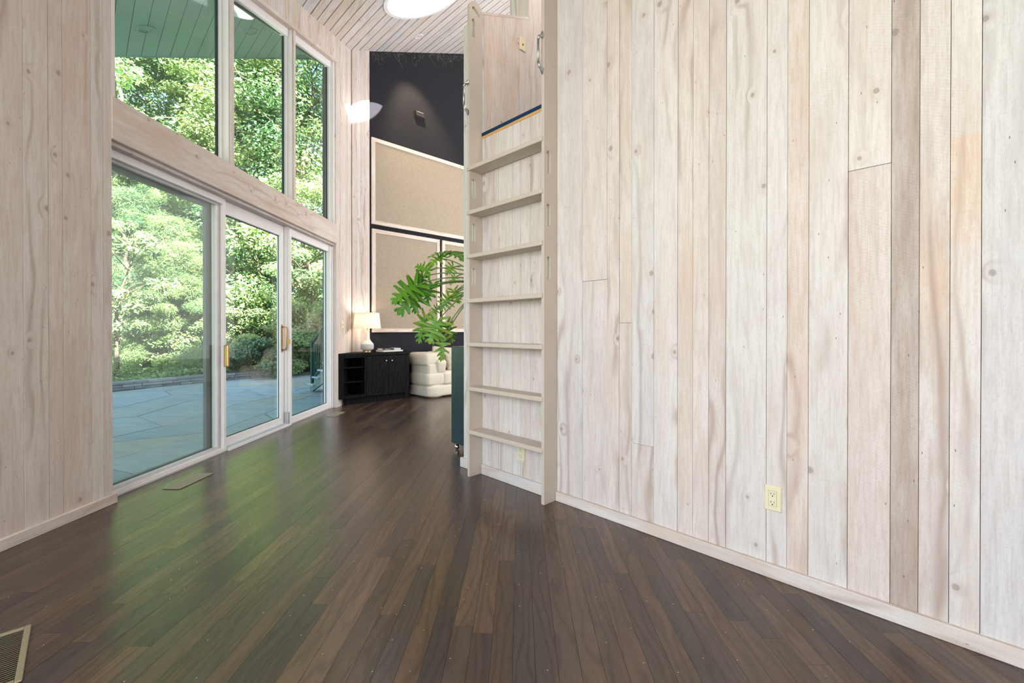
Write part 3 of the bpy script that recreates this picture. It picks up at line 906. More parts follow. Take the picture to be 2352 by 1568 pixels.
# behind the ladder, and the wall end beside it
lu = [-2.667, -2.562, -2.477, -2.326, -2.246, -2.150, -2.057, -1.904]
ltn = [G_, (.665, .60, .55), (.69, .655, .62), (.68, .665, .64), (.655, .61, .57), (.60, .555, .525), (.63, .60, .58)]
for i in range(len(lu) - 1):
    rplank(lu[i], lu[i+1], 0, 2.602 if i < 6 else 2.602, ltn[i])
rplank(-1.925, -1.904, 2.602, ZT, G_, 0)
rplank(-2.90, -2.780, 0, 3.59, (.655, .645, .64), .001); rplank(-2.780, -2.667, 0, 3.59, (.67, .66, .65), .001)
# loft floor edge: carpet over raw plywood
lf = struct('wall_loft', MB().box((-2.667, SR+.026, 2.45), (-1.0, 5.0, 2.618)), M['ply'], R45)
MB().box((OU0, SR-.002, 2.602), (OU1, SR+.026, 2.622)).build('plywood_edge', M['ply'], lf)
SEED[0] = 8000
MB().box((OU0, SR-.006, 2.622), (OU1, SR+.2, 2.648)).box((OU0, SR+.2, 2.622), (-1.0, 5.0, 2.648)).build('loft_carpet', M['carpet'], lf, .004, 2)
# side wall of the loft: low parapet, then full height
sw = MB()
def zp(s): return 3.59 + .405 * (s - SR)
sw.hexa([(-2.875, SR+.2, 0), (-2.692, SR+.2, 0), (-2.692, 2.79, 0), (-2.875, 2.79, 0), (-2.875, SR+.2, zp(SR)-.03), (-2.692, SR+.2, zp(SR)-.03), (-2.692, 2.79, zp(2.79)-.03), (-2.875, 2.79, zp(2.79)-.03)])
sw.hexa([(-2.875, 2.80, 0), (-2.692, 2.80, 0), (-2.692, 5.2, 0), (-2.875, 5.2, 0), (-2.875, 2.80, cz(2.8)), (-2.692, 2.80, cz(2.8)), (-2.692, 5.2, cz(5.2)), (-2.875, 5.2, cz(5.2))])
wall_side = struct('wall_loft_side', sw, M['gap'], R45)
sm_in = lambda s, z, h: (-2.667 - h, s, z)
sm_out = lambda s, z, h: (-2.90 + h, s, z)
ps = [SR+.024, 2.493, 2.66, 2.779, 2.935, 3.1, 3.28, 3.45, 3.62, 3.8, 4.0, 4.2, 4.4, 4.6, 4.8, 5.0, 5.2]
pt = [(.70, .585, .495), (.69, .60, .54), (.68, .61, .565), (.69, .63, .585)]
for i in range(len(ps) - 1):
    a, b = ps[i] + .0008, ps[i+1] - .0008
    top = zp if b < 2.79 else cz
    t = pt[i] if i < 4 else vary(rnd.choice([P_, W_, T_]))
    plank('wall_plank', wall_side, M['plank'], [(a, 2.64), (b, 2.64), (b, top(b)), (a, top(a))], 0, .024, sm_in, t, 2, 1)
    plank('wall_plank', wall_side, M['plank'], [(a, 0), (b, 0), (b, top(b)), (a, top(a))], 0, .024, sm_out, vary(rnd.choice([P_, W_, G_])), 2, 1)
me = plank('parapet_cap', wall_side, M['beam'], [(-2.90, SR+.01), (-2.666, SR+.01), (-2.666, 2.775), (-2.90, 2.775)], -.02, .001, lambda u, s, h: (u, s, zp(s) + h), (.67, .60, .54), 1, 0)
for i, (a, b) in enumerate([(-2.90, -2.79), (-2.79, -2.667)]):
    plank('wall_plank', wall_side, M['plank'], [(a+.001, 3.5), (b-.001, 3.5), (b-.001, cz(2.775)), (a+.001, cz(2.775))], 0, .024, lambda u, z, h: (u, 2.776 + h, z), [(.69, .67, .65), (.68, .62, .59)][i], 2, 0)

baseboard('baseboard_right', 'long pale wooden baseboard along the plank wall', (-1.902, SR-.020, 0), (3.9, SR+.002, .062), 0, 2, R45, (.655, .60, .545))
baseboard('baseboard_ladder', 'short pale baseboard behind the ladder', (-2.655, SR-.020, 0), (-1.93, SR+.002, .075), 0, 2, R45, (.655, .625, .59))
baseboard('baseboard_corner', 'short end of baseboard left of the ladder', (-2.925, SR-.020, 0), (-2.695, SR+.002, .075), 0, 2, R45, (.65, .60, .56))
baseboard('baseboard_loft', 'baseboard along the side of the loft wall', (-2.922, SR+.002, 0), (-2.90, 5.2, .075), 1, 2, R45, (.65, .60, .56))

# -- dark back wall
wb = MB().hexa([(UD-.25, 2.7, -.1), (UD, 3.0, -.1), (UD, 8.0, -.1), (UD-.25, 8.0, -.1), (UD-.25, 2.7, cz(2.7)+.02), (UD, 3.0, cz(3.0)+.02), (UD, 8.0, cz(8.0)+.02), (UD-.25, 8.0, cz(8.0)+.02)])
wall_back = struct('wall_back', wb, M['fabricwall'], R45)
sb = [3.051, 3.125, 3.19, 3.265, 3.341]
for i in range(4):
    a, b = sb[i] + .0008, sb[i+1] - .0008
    plank('wall_plank', wall_back, M['plank'], [(a, 0), (b, 0), (b, cz(b)+.01), (a, cz(a)+.01)], 0, .022, lambda s, z, h: (UD + h, s, z), [(.68, .58, .52), (.68, .67, .66), (.655, .58, .53), (.68, .605, .56)][i], 2, 1)
baseboard('baseboard_back', 'dark baseboard under the charcoal wall', (UD, 3.99, 0), (UD+.02, 7.9, .075), 1, 2, R45, (.05, .04, .04))

# -- the rest of the room behind the camera
o = struct('wall_front', MB().box((-.9, -2.45, -.1), (4.0, -2.25, .45)).box((-3.4, -2.45, -.1), (-.9, -2.25, .45)).box((-3.4, -2.45, 3.05), (4.0, -2.25, 3.6)).box((-3.4, -2.45, .45), (-3.15, -2.25, 3.05)).box((2.0, -2.45, .45), (4.0, -2.25, 3.05)), M['plaster'], R45)
o = struct('wall_end', MB().hexa([(3.95, -2.45, -.1), (4.15, -2.45, -.1), (4.15, 2.5, -.1), (3.95, 2.5, -.1), (3.95, -2.45, cz(-2.45)), (4.15, -2.45, cz(-2.45)), (4.15, 2.5, cz(2.5)), (3.95, 2.5, cz(2.5))]), M['plaster'], R45)
o = struct('wall_far', MB().hexa([(UD-.2, 7.7, -.1), (4.0, 7.7, -.1), (4.0, 7.9, -.1), (UD-.2, 7.9, -.1), (UD-.2, 7.7, cz(7.7)), (4.0, 7.7, cz(7.7)), (4.0, 7.9, cz(7.9)), (UD-.2, 7.9, cz(7.9))]), M['plaster'], R45)
o = struct('wall_stair', MB().hexa([(3.95, 2.4, -.1), (4.15, 2.4, -.1), (4.15, 7.9, -.1), (3.95, 7.9, -.1), (3.95, 2.4, cz(2.4)), (4.15, 2.4, cz(2.4)), (4.15, 7.9, cz(7.9)), (3.95, 7.9, cz(7.9))]), M['plaster'], R45)
w = tag(thing('window_4', 'wide window behind the viewer', None, RW(0, 0, 0), R45), kind='structure')
mb = MB()
for a in (-3.15, -1.45, .25, 1.95): mb.box((a-.04, -2.40, .45), (a+.04, -2.28, 3.05))
mb.box((-3.15, -2.40, .45), (2.0, -2.28, .52)); mb.box((-3.15, -2.40, 2.98), (2.0, -2.28, 3.05)); mb.build('window_frame', M['paint'], w)
MB().box((-3.13, -2.345, .5), (1.97, -2.338, 3.0)).build('pane', M['glass'], w)

# skylight
sk = tag(thing('window_5', 'round skylight in the plank ceiling', None, RW(0, 0, 0), R45), kind='structure')
def ringpt(i, r, h):
    a = 2*math.pi*i/K
    p = cm(SKU + r*math.cos(a), SKS + r*math.sin(a)/KC, 0)
    return (p[0], p[1] - h*GR/KC, p[2] + h/KC)
tub = MB()
lv = [(SKR, -.004), (SKR, .35), (SKR+.06, .35), (SKR+.06, .03)]
vs = [ringpt(i, r, h) for r, h in lv for i in range(K)]
fs = [(j*K+i, j*K+(i+1) % K, ((j+1) % 4)*K+(i+1) % K, ((j+1) % 4)*K+i) for j in range(4) for i in range(K)]
tub.add(vs, fs).build('light_shaft', M['white'], sk, smooth=False)
rg = MB()
lv = [(SKR-.001, -.014), (SKR-.001, .0), (SKR+.05, .0), (SKR+.05, -.014)]
vs = [ringpt(i, r, h) for r, h in lv for i in range(K)]
rg.add(vs, fs).build('trim_ring', M['white'], sk)
dm = MB(); nv = 8
vs = [ringpt(i, (SKR+.05)*math.cos(j*math.pi/2/nv) + .001, .35 + .20*math.sin(j*math.pi/2/nv)) for j in range(nv+1) for i in range(K)]
fs = [(j*K+i, j*K+(i+1) % K, (j+1)*K+(i+1) % K, (j+1)*K+i) for j in range(nv) for i in range(K)]
dm.add(vs, fs).build('dome', M['frosted'], sk, smooth=True)

# ------------------------------------------------------------------ ladder
SF = 2.125
lad = thing('loft_ladder', 'beige painted wooden ship ladder with slotted rails against the plank wall', 'ladder', RW(0, 0, 0), R45)
ZTOP = 3.636
sm_ = (SF + SR) / 2
hwid = (SR - .001 - SF) / 2
def rail_outline():
    p = [(SF, 0), (SR-.001, 0)]
    p += [(sm_ + hwid*math.cos(a), ZTOP - hwid + hwid*math.sin(a)) for a in [math.pi*i/14 for i in range(15)]]
    return p
def hand_hole():
    c0 = (sm_+.004, ZTOP-.075); w, h, an = .034, .085, R(58)
    pts = slot(0, 0, w, h)
    return [(c0[0] + x*math.cos(an) - y*math.sin(an), c0[1] + x*math.sin(an) + y*math.cos(an)) for x, y in pts]
holes = [hand_hole()] + [slot(SF+.042, z, .036, .146) for z in (3.424, 2.198, 1.858, 1.518)]
for u0 in (-2.690, -1.929):
    me = plate_mesh('rail', rail_outline(), holes, .024, lambda s, z, h, u0=u0: (u0 + h, s, z))
    bm = bmesh.new(); bm.from_mesh(me)
    bm.to_mesh(me); bm.free()
    link('rail', me, M['ladder'], lad)
RZ = [.359, .688, 1.024, 1.354, 1.691, 2.023, 2.357]
for z in RZ:
    MB().box((-2.666, SF+.002, z-.030), (-1.929, SR-.006, z)).box((-2.692, SF-.010, z-.030), (-1.916, SF+.004, z)).build('rung', M['ladder'], lad, .003, 1)
# metal hand grips on the front edges of the rails
for u0 in (-2.679, -1.918):
    hg = MB().tube([(u0, SF-.042, 2.815), (u0, SF-.042, 2.955)], .0075, 10)
    o = hg.build('grab_handle', M['steel'], lad, smooth=True)
    for sgn, zc in ((-1, 2.80), (1, 2.970)):
        t = MB().tube([(u0, SF-.042, zc - sgn*.0 + (.012 if sgn < 0 else -.012)), (u0, SF-.030, zc + sgn*.010), (u0, SF-.006, zc + sgn*.020), (u0, SF-.003, zc+sgn*.05)], [.009, .010, .013, .006], 8)
        t.build('foot', M['steel'], o, smooth=True)
        MB().tube([(u0, SF-.012, zc+sgn*.03), (u0, SF-.016, zc+sgn*.03)], .005, 8).build('screw', M['steel'], o)
MB().box((-2.664, SR-.055, .295), (-2.661, SR-.004, .312)).box((-2.664, SR-.007, .295), (-2.60, SR-.004, .312)).build('corner_bracket', M['steel'], lad)

# ------------------------------------------------------------------ outlets and switches
def outlet(name, label, loc, rz, w=.072, h=.116, kind='outlet', group=None):
    o = thing(name, label, 'outlet' if kind == 'outlet' else 'switch plate', loc, rz, group)
    # local: x across the plate, -y out of the wall, z up; origin at plate centre
    MB().hexa([(-w/2, 0, -h/2), (w/2, 0, -h/2), (w/2, 0, h/2), (-w/2, 0, h/2), (-w/2+.004, -.006, -h/2+.004), (w/2-.004, -.006, -h/2+.004), (w/2-.004, -.006, h/2-.004), (-w/2+.004, -.006, h/2-.004)]).build('cover_plate', M['ivory'], o, .001, 1)
    if kind == 'outlet':
        MB().box((-.0172, -.0062, -.0345), (.0172, -.003, .0345)).build('face_gap', M['black'], o)
        fc = MB().box((-.0166, -.0075, -.0338), (.0166, -.004, .0338)).build('receptacle', M['ivory'], o, .001, 1)
        for zc in (.019, -.019):
            sl = MB()
            sl.box((-.0075, -.0079, zc-.001), (-.0055, -.0074, zc+.008)); sl.box((.0055, -.0079, zc), (.0075, -.0074, zc+.007))
            sl.build('slots', M['black'], fc)
            MB().tube([(0, -.0074, zc-.0075), (0, -.0079, zc-.0075)], .0028, 10).build('ground_hole', M['black'], fc)
    else:
        MB().box((-.0055, -.0063, -.012), (.0055, -.004, .012)).build('toggle_slot', M['black'], o)
        MB().box((-.0045, -.014, -.002), (.0045, -.005, .010)).build('toggle', M['ivory'], o, .001, 1)
    for zc in (h/2-.010, -h/2+.010):
        MB().tube([(0, -.005, zc), (0, -.0072, zc)], .0026, 10).build('screw', M['ivory'], o)
    return o
outlet('wall_outlet', 'ivory duplex outlet low on the wide plank wall', RW(-.630, SR-.0005, .358), R45)
outlet('wall_outlet', 'small ivory outlet behind the lowest ladder rung', RW(-2.238, SR-.0005, .244), R45)
outlet('light_switch', 'ivory switch plate inside the loft opening', RW(-2.6665, 2.699, 3.538), R45 + R(90), kind='switch')
outlet('light_switch', 'ivory switch plate by the far window jamb', (XW+.0005, 6.562, 1.193), R(90), kind='switch')

# ------------------------------------------------------------------ floor registers
def register(label, loc, rz, w, l, slats=18):
    o = thing('floor_register', label, 'floor vent', loc, rz)
    MB().box((-w/2+.006, -l/2+.006, .0005), (w/2-.006, l/2-.006, .0012)).build('duct_opening', M['duct'], o)
    fr = MB(); b = .018
    fr.box((-w/2, -l/2, .0002), (-w/2+b, l/2, .006)); fr.box((w/2-b, -l/2, .0002), (w/2, l/2, .006))
    fr.box((-w/2+b, -l/2, .0002), (w/2-b, -l/2+b, .006)); fr.box((-w/2+b, l/2-b, .0002), (w/2-b, l/2, .006))
    fr.build('frame', M['register'], o, .002, 1)
    for i in range(slats):
        y = -l/2 + b + (l - 2*b) * (i + .5) / slats
        MB().hexa([(-w/2+b, y-.001, .001), (w/2-b, y-.001, .001), (w/2-b, y+.0015, .001), (-w/2+b, y+.0015, .001), (-w/2+b, y+.002, .005), (w/2-b, y+.002, .005), (w/2-b, y+.0045, .005), (-w/2+b, y+.0045, .005)]).build('slat', M['register'], o)
    return o
register('bronze floor vent beside the nearest glass door', (-2.447, 3.258, 0), 0, .128, .345, 22)
register('bronze floor vent cut off at the corner of the floor nearest the viewer', RW(-2.29, -.213, 0), R(-135), .15, .376, 26)
register('small bronze floor vent in front of the black cabinet', (-2.43, 5.86, 0), 0, .12, .33, 20)

# ------------------------------------------------------------------ black corner cabinet
CB = thing('corner_cabinet', 'low black oak corner cabinet with open shelves and two doors', 'cabinet', RW(UD, 3.3, 0), R45)
cf = .38                                   # front face
def cs(s): return s - 3.3
top = [(cf, cs(2.682)), (cf, cs(3.862)), (.004, cs(3.862)), (.004, cs(3.058))]
MB().prism(top, .722, .772, lambda x, y, h: (x, y, h)).build('top', M['oakblack'], CB, .003, 1)
body = MB()
body.prism([(cf-.012, cs(2.694)), (cf-.012, cs(2.752)), (.10, cs(2.97)), (.03, cs(3.03))], .105, .722, lambda x, y, h: (x, y, h))
body.box((.02, cs(3.082), .105), (cf-.022, cs(3.105), .722))
body.box((.02, cs(3.835), .105), (cf-.012, cs(3.857), .722))
body.box((.02, cs(3.105), .105), (cf-.03, cs(3.84), .13))
body.prism([(.02, cs(2.98)), (.03, cs(2.98)), (.03, cs(3.85)), (.02, cs(3.85))], .105, .722, lambda x, y, h: (x, y, h))
body.build('body', M['oakblack'], CB)
MB().box((cf-.022, cs(2.752), .105), (cf-.002, cs(3.105), .150)).box((cf-.022, cs(2.752), .700), (cf-.002, cs(3.105), .722)).box((cf-.022, cs(3.080), .150), (cf-.002, cs(3.107), .70)).box((cf-.022, cs(2.69), .105), (cf-.002, cs(2.755), .722)).build('face_frame', M['oakblack'], CB, .002, 1)
for z in (.333, .548):
    MB().prism([(cf-.03, cs(2.752)), (cf-.03, cs(3.082)), (.03, cs(3.082)), (.03, cs(3.04)), (.10, cs(2.97))], z, z+.016, lambda x, y, h: (x, y, h)).build('shelf', M['oakblack'], CB)
MB().prism([(cf-.03, cs(2.752)), (cf-.03, cs(3.082)), (.03, cs(3.082)), (.03, cs(3.04)), (.10, cs(2.97))], .13, .148, lambda x, y, h: (x, y, h)).build('shelf', M['oakblack'], CB)
for (a, b, ks) in ((3.110, 3.468, 3.428), (3.472, 3.830, 3.527)):
    dr = MB().box((cf-.02, cs(a), .108), (cf, cs(b), .716)).build('door', M['oakblack'], CB, .002, 1)
    kb = MB().lathe([(.005, 0), (.005, .010), (.012, .014), (.013, .020), (.009, .025), (.0, .026)], 16)
    kb.v = [(cf + z, cs(ks) + x, .637 + y) for x, y, z in kb.v]
    kb.build('knob', M['chrome'], dr, smooth=True)
MB().prism([(cf-.08, cs(2.79)), (cf-.08, cs(3.81)), (.03, cs(3.81)), (.03, cs(3.06))], .0, .105, lambda x, y, h: (x, y, h)).build('toe_kick', M['oakblack'], CB)

# table lamp
lp = thing('table_lamp', 'white ceramic table lamp with cream drum shade, lit, on the black cabinet', 'lamp', RW(UD+.200, 3.208, .772))
MB().lathe([(.0, 0), (.066, 0), (.066, .022), (.0, .022)], 32, cap=False).build('base', M['brass'], lp, smooth=False)
MB().lathe([(.05, .022), (.062, .026), (.075, .036), (.096, .046), (.097, .050)], 36, cap=False).build('body_foot', M['ceramic'], lp, smooth=True)
MB().lathe([(.097, .050), (.1, .054), (.1, .122), (.097, .128)], 36, cap=False).build('body_band', M['ceramic2'], lp, smooth=True)
MB().lathe([(.097, .128), (.092, .136), (.070, .160), (.050, .186), (.040, .215), (.034, .25), (.028, .30), (.025, .338), (.022, .342), (.0, .342)], 36, cap=False).build('neck', M['ceramic'], lp, smooth=True)
MB().tube([(0, 0, .34), (0, 0, .42)], .008, 10).build('socket', M['brass'], lp)
MB().lathe([(.207, .368), (.181, .612), (.1805, .612), (.2065, .368)], 48, cap=False).build('lamp_shade', M['shade'], lp, smooth=True)
MB().tube([(0, 0, .60), (0, 0, .618), (0, 0, .630)], [.004, .007, .009], 10).build('finial', M['brass'], lp, smooth=True)
bl = MB()
for a in range(3):
    an = a*2*math.pi/3
    bl.tube([(0, 0, .60), (.181*math.cos(an), .181*math.sin(an), .606)], .002, 5)
bl.build('shade_spider', M['brass'], lp)
bb = MB().lathe([(.0, .415), (.014, .42), (.028, .45), (.030, .47), (.022, .495), (.0, .505)], 16, cap=False).build('bulb', M['bulb'], lp, smooth=True)
pl = lamp('lamp_glow', 'POINT', (0, 0, .53), 3.0, (1, .82, .62), shadow_soft_size=.04); pl.parent = lp

# books
def book(label, loc, rz, sx, sy, sz, cover):
    o = thing('book', label, 'book', loc, rz, 'books stacked beside the lamp')
    MB().box((-sx/2, -sy/2, 0), (sx/2, sy/2, .0025)).box((-sx/2, -sy/2, sz-.0025), (sx/2, sy/2, sz)).box((sx/2-.004, -sy/2, 0), (sx/2, sy/2, sz)).build('cover', cover, o)
    MB().box((-sx/2+.005, -sy/2+.005, .0025), (sx/2-.004, sy/2-.005, sz-.0025)).build('pages', M['paper'], o)
    return o
b1 = book('thin white book at the bottom of the stack beside the lamp', RW(UD+.225, 3.575, .7722), R45 + R(-90) + R(90), .25, .345, .024, M['bookwhite'])
b2 = book('black book with a white spine title on top of the white book', RW(UD+.225, 3.505, .7965), R45 + R(-2), .20, .185, .032, M['bookdark'])
b3 = book('pale grey book lying beside the black book on the white book', RW(UD+.225, 3.662, .7965), R45 + R(2), .20, .115, .030, M['bookgrey'])
# spine lettering
def text_mesh(txt, size, name):
    cu = bpy.data.curves.new(name, 'FONT'); cu.body = txt; cu.size = size; cu.extrude = .0003; cu.align_x = 'CENTER'; cu.align_y = 'CENTER'
    to = bpy.data.objects.new(name, cu); C.objects.link(to)
    me = bpy.data.meshes.new_from_object(to.evaluated_get(bpy.context.evaluated_depsgraph_get()))
    bpy.data.objects.remove(to, do_unlink=True)
    return me
tx = link('spine_title', text_mesh('Century', .026, 'spine_title'), M['paper'], b2)
tx.rotation_euler = (R(90), 0, R(90)); tx.location = (.1002, -.01, .016)

# ------------------------------------------------------------------ sofa
sf = thing('sofa', 'cream upholstered sofa with stacked roll arms against the charcoal wall', 'sofa', RW(UD, 4.04, 0), R45)
dp = .64                                    # depth from the wall
def sbx(name, x0, x1, y0, y1, z0, z1, r=.06, puff=.04, rot=(0, 0, 0)):
    return soft_box(name, (x1-x0, y1-y0, z1-z0), M['sofa'], sf, ((x0+x1)/2, (y0+y1)/2, (z0+z1)/2), r, puff, rot)
sbx('base_roll', .05, dp+.01, -.01, 1.9, .012, .205, .055)
sbx('arm_lower_roll', .05, dp, -.015, .34, .195, .415, .065)
sbx('arm_panel', .07, dp-.02, .02, .33, .36, .56, .03, .0)
sbx('arm_top_roll', .03, dp-.03, -.025, .33, .52, .735, .065)
sbx('arm_front_flap', dp-.12, dp+.02, .17, .36, .40, .63, .06, .0, (0, R(14), 0))
sbx('seat_cushion', .08, dp+.005, .30, 1.1, .195, .42, .06)
sbx('seat_cushion', .08, dp+.005, 1.1, 1.9, .195, .42, .06)
sbx('back_cushion', .04, .26, .26, 1.1, .36, .74, .09, .0, (0, R(-9), 0))
sbx('back_cushion', .04, .26, 1.1, 1.9, .36, .74, .09, .0, (0, R(-9), 0))
def cushion(label, loc, rot, sz=.40, th=.13):
    n = 14; vs = []; fs = []
    for side in (1, -1):
        for i in range(n+1):
            for j in range(n+1):
                a, b = i/n*2-1, j/n*2-1
                w = max(0, (1-a*a)*(1-b*b)) ** .42
                pin = 1 - .10*(1 - abs(a*b)) * (abs(a)**4 + abs(b)**4) * .6
                vs.append((a*sz/2*pin, side*w*th/2, b*sz/2*pin))
    m_ = (n+1)**2
    for i in range(n):
        for j in range(n):
            q0 = i*(n+1)+j
            fs.append((q0, q0+1, q0+n+2, q0+n+1)); fs.append((m_+q0, m_+q0+n+1, m_+q0+n+2, m_+q0+1))
    me = bpy.data.meshes.new('throw_pillow'); me.from_pydata(vs, [], fs)
    bm = bmesh.new(); bm.from_mesh(me); bmesh.ops.remove_doubles(bm, verts=bm.verts, dist=.0005); bmesh.ops.recalc_face_normals(bm, faces=bm.faces); bm.to_mesh(me); bm.free()
    o = link('throw_pillow', me, M['pillow'], None, True)
    o.location = loc; o.rotation_euler = rot
    return tag(o, label, 'cushion', 'cushions on the cream sofa')
cushion('cream patterned throw pillow leaning on the sofa arm', RW(UD+.30, 4.56, .63), (R(-14), R(6), R45+R(62)), .40)
cushion('brown and cream patterned pillow in front of the other pillow', RW(UD+.47, 4.70, .60), (R(-20), R(-8), R45+R(75)), .36)

# ------------------------------------------------------------------ tack panels on the dark wall
def tackpanel(label, s0, s1, z0, z1):
    o = thing('fabric_panel', label, 'wall panel', RW(UD, (s0+s1)/2, z0), R45)
    w = (s1-s0)/2; h = z1-z0; b = .062
    MB().box((.003, -w+b*.6, b*.6), (.022, w-b*.6, h-b*.6)).build('fabric', M['burlap'], o)
    SEED[0] += 1
    for nm, p in (('frame_side', [(-w, 0), (-w+b, b), (-w+b, h-b), (-w, h)]), ('frame_side', [(w, 0), (w, h), (w-b, h-b), (w-b, b)]),
                  ('frame_rail', [(-w, 0), (w, 0), (w-b, b), (-w+b, b)]), ('frame_rail', [(-w, h), (-w+b, h-b), (w-b, h-b), (w, h)])):
        SEED[0] += 1
        me = MB().prism(p, .003, .034, lambda y, z, t: (t, y, z)).mesh(nm)
        wood_attrs(me, (.66, .565, .49), 2 if nm == 'frame_side' else 1, 1 if nm == 'frame_side' else 2, SEED[0])
        link(nm, me, M['beam'], o)
tackpanel('large framed tan fabric panel high on the charcoal wall', 3.372, 6.052, 2.828, 4.224)
tackpanel('framed tan fabric panel behind the table lamp', 3.378, 4.690, 1.078, 2.752)
tackpanel('framed tan fabric panel behind the house plant', 4.746, 6.05, 1.078, 2.752)
# small box speaker / sensor on the dark wall
dv = thing('wall_sensor', 'small brown black sensor box high on the charcoal wall', 'sensor', RW(UD, 4.267, 4.80), R45)
MB().hexa([(.0, -.085, 0), (.0, .085, 0), (.075, .085, .035), (.075, -.085, .035), (0, -.085, .13), (0, .085, .13), (.045, .085, .125), (.045, -.085, .125)]).build('housing', M['device'], dv, .004, 1)
MB().box((.046, -.06, .095), (.064, .06, .112)).build('front_bar', M['steel'], dv, .002, 1)
# cobwebs under the ceiling
r6 = random.Random(3); cw = MB()
for i in range(95):
    s = r6.uniform(3.36, 5.75); z = cz(s) - r6.uniform(0, .06)
    p = [Vector((UD + .008 + r6.random()*.02, s, z))]; d = Vector((0, r6.uniform(-1, 1), -abs(r6.gauss(.6, .5)))).normalized()
    for j in range(r6.randint(3, 9)):
        d = (d + Vector((r6.gauss(0, .1), r6.gauss(0, .6), r6.gauss(-.05, .45)))).normalized()
        q_ = p[-1] + d * r6.uniform(.012, .05)
        q_.x = min(max(q_.x, UD+.006), UD+.05); p.append(q_)
    cw.tube(p, r6.uniform(.0003, .0009), 3, cap=False)
tag(cw.build('cobweb', M['cobweb']), 'wispy grey cobwebs along the top of the charcoal wall', 'cobweb', kind='stuff').rotation_euler = (0, 0, R45)

# ------------------------------------------------------------------ downlights
def downlight(name, label, u, s, trim, lens, power=None, group=None, d=None, col=(1, .78, .52), r=.052, spot=70):
    o = thing(name, label, 'ceiling light', RW(u, s, cz(s)), 0, group)
    nrm = Vector((-GR*Q, -GR*Q, 1)).normalized()
    o.rotation_euler = Vector((0, 0, 1)).rotation_difference(nrm).to_euler()
    MB().lathe([(r, -.006), (r+.018, -.006), (r+.020, .003), (r, .003)], 32, cap=False).build('trim_ring', trim, o, smooth=False)
    MB().lathe([(r-.001, -.006), (r-.004, .02), (r*.7, .024), (.0, .024)], 32, cap=False).build('reflector', M['white'] if power else trim, o, smooth=True)
    MB().lathe([(0, .004), (r*.55, .006), (r*.6, .012), (0, .02)], 24, cap=False).build('lens', lens, o, smooth=True)
    if power:
        sp = lamp(name + '_beam', 'SPOT', RW(u, s, cz(s) - .03), power, col, spot_size=R(spot), spot_blend=.75, shadow_soft_size=.045)
        aim(sp, d)
    return o
P = RW(UD + 0.0, 4.15, 4.6)
q_ = Vector((-1.618, 7.156, 5.829)); uu, ss = Q*(q_.x - q_.y), Q*(q_.x + q_.y)
downlight('recessed_downlight', 'small lit recessed downlight in the plank ceiling near the charcoal wall', uu, ss, M['white'], M['canbulb'], 130, None, RW(UD, 4.22, 4.55) - RW(uu, ss, cz(ss)), spot=62)
downlight('soffit_light', 'round recessed light in the teal soffit, nearer one', -6.41, .53, M['teal'], M['soffitbulb'], group='lights in the teal soffit', r=.07)
downlight('soffit_light', 'round recessed light in the teal soffit, farther one', -6.34, 1.55, M['teal'], M['soffitbulb'], group='lights in the teal soffit', r=.07)
# out-of-view fill lamp added to brighten the loft opening
lamp('loft_ceiling_lamp', 'AREA', RW(-1.6, 2.75, cz(2.75) - .12), 40, (1, .88, .78), shape='DISK', size=.5)

# ------------------------------------------------------------------ rolling planter box and house plant
pb = thing('planter_cabinet', 'dark green rolling planter box on brass ball casters behind the ladder wall', 'planter', RW(-3.17, 2.78, 0), R45)
bu0, bu1, bs0, bs1 = -.235, .235, -.285, .30
MB().box((bu0, bs0, .062), (bu1, bs1, .965)).build('box', M['dkgreen'], pb, .006, 2)
MB().box((bu0+.16, bs0+.03, .965), (bu1-.02, bs1-.05, 1.32)).build('liner_pot', M['dkgreen'], pb, .006, 2)
MB().box((bu0+.175, bs0+.045, 1.318), (bu1-.035, bs1-.065, 1.322)).build('soil', M['soil'], pb)
for (a, b) in ((bu0+.04, bs0+.04), (bu1-.04, bs0+.04), (bu0+.04, bs1-.04), (bu1-.04, bs1-.04)):
    cs_ = MB().lathe([(.0, 0), (.012, .003), (.021, .013), (.024, .025), (.021, .037), (.012, .047), (.0, .05)], 20, (a, b, 0), cap=False).build('caster', M['chrome'], pb, smooth=True)
    MB().tube([(a, b, .045), (a, b, .064)], .010, 10).build('caster_stem', M['chrome'], cs_)

def ray(px, py):
    X, Z = (px - 1176.0)/1025.0, (757.0 - py)/1025.0
    th = R(1.0); c_, s_ = math.cos(th), math.sin(th)
    return Vector((c_*X - s_, s_*X + c_, Z))
def at(px, py, d): return Vector((0, 0, 1.12)) + ray(px, py)*d

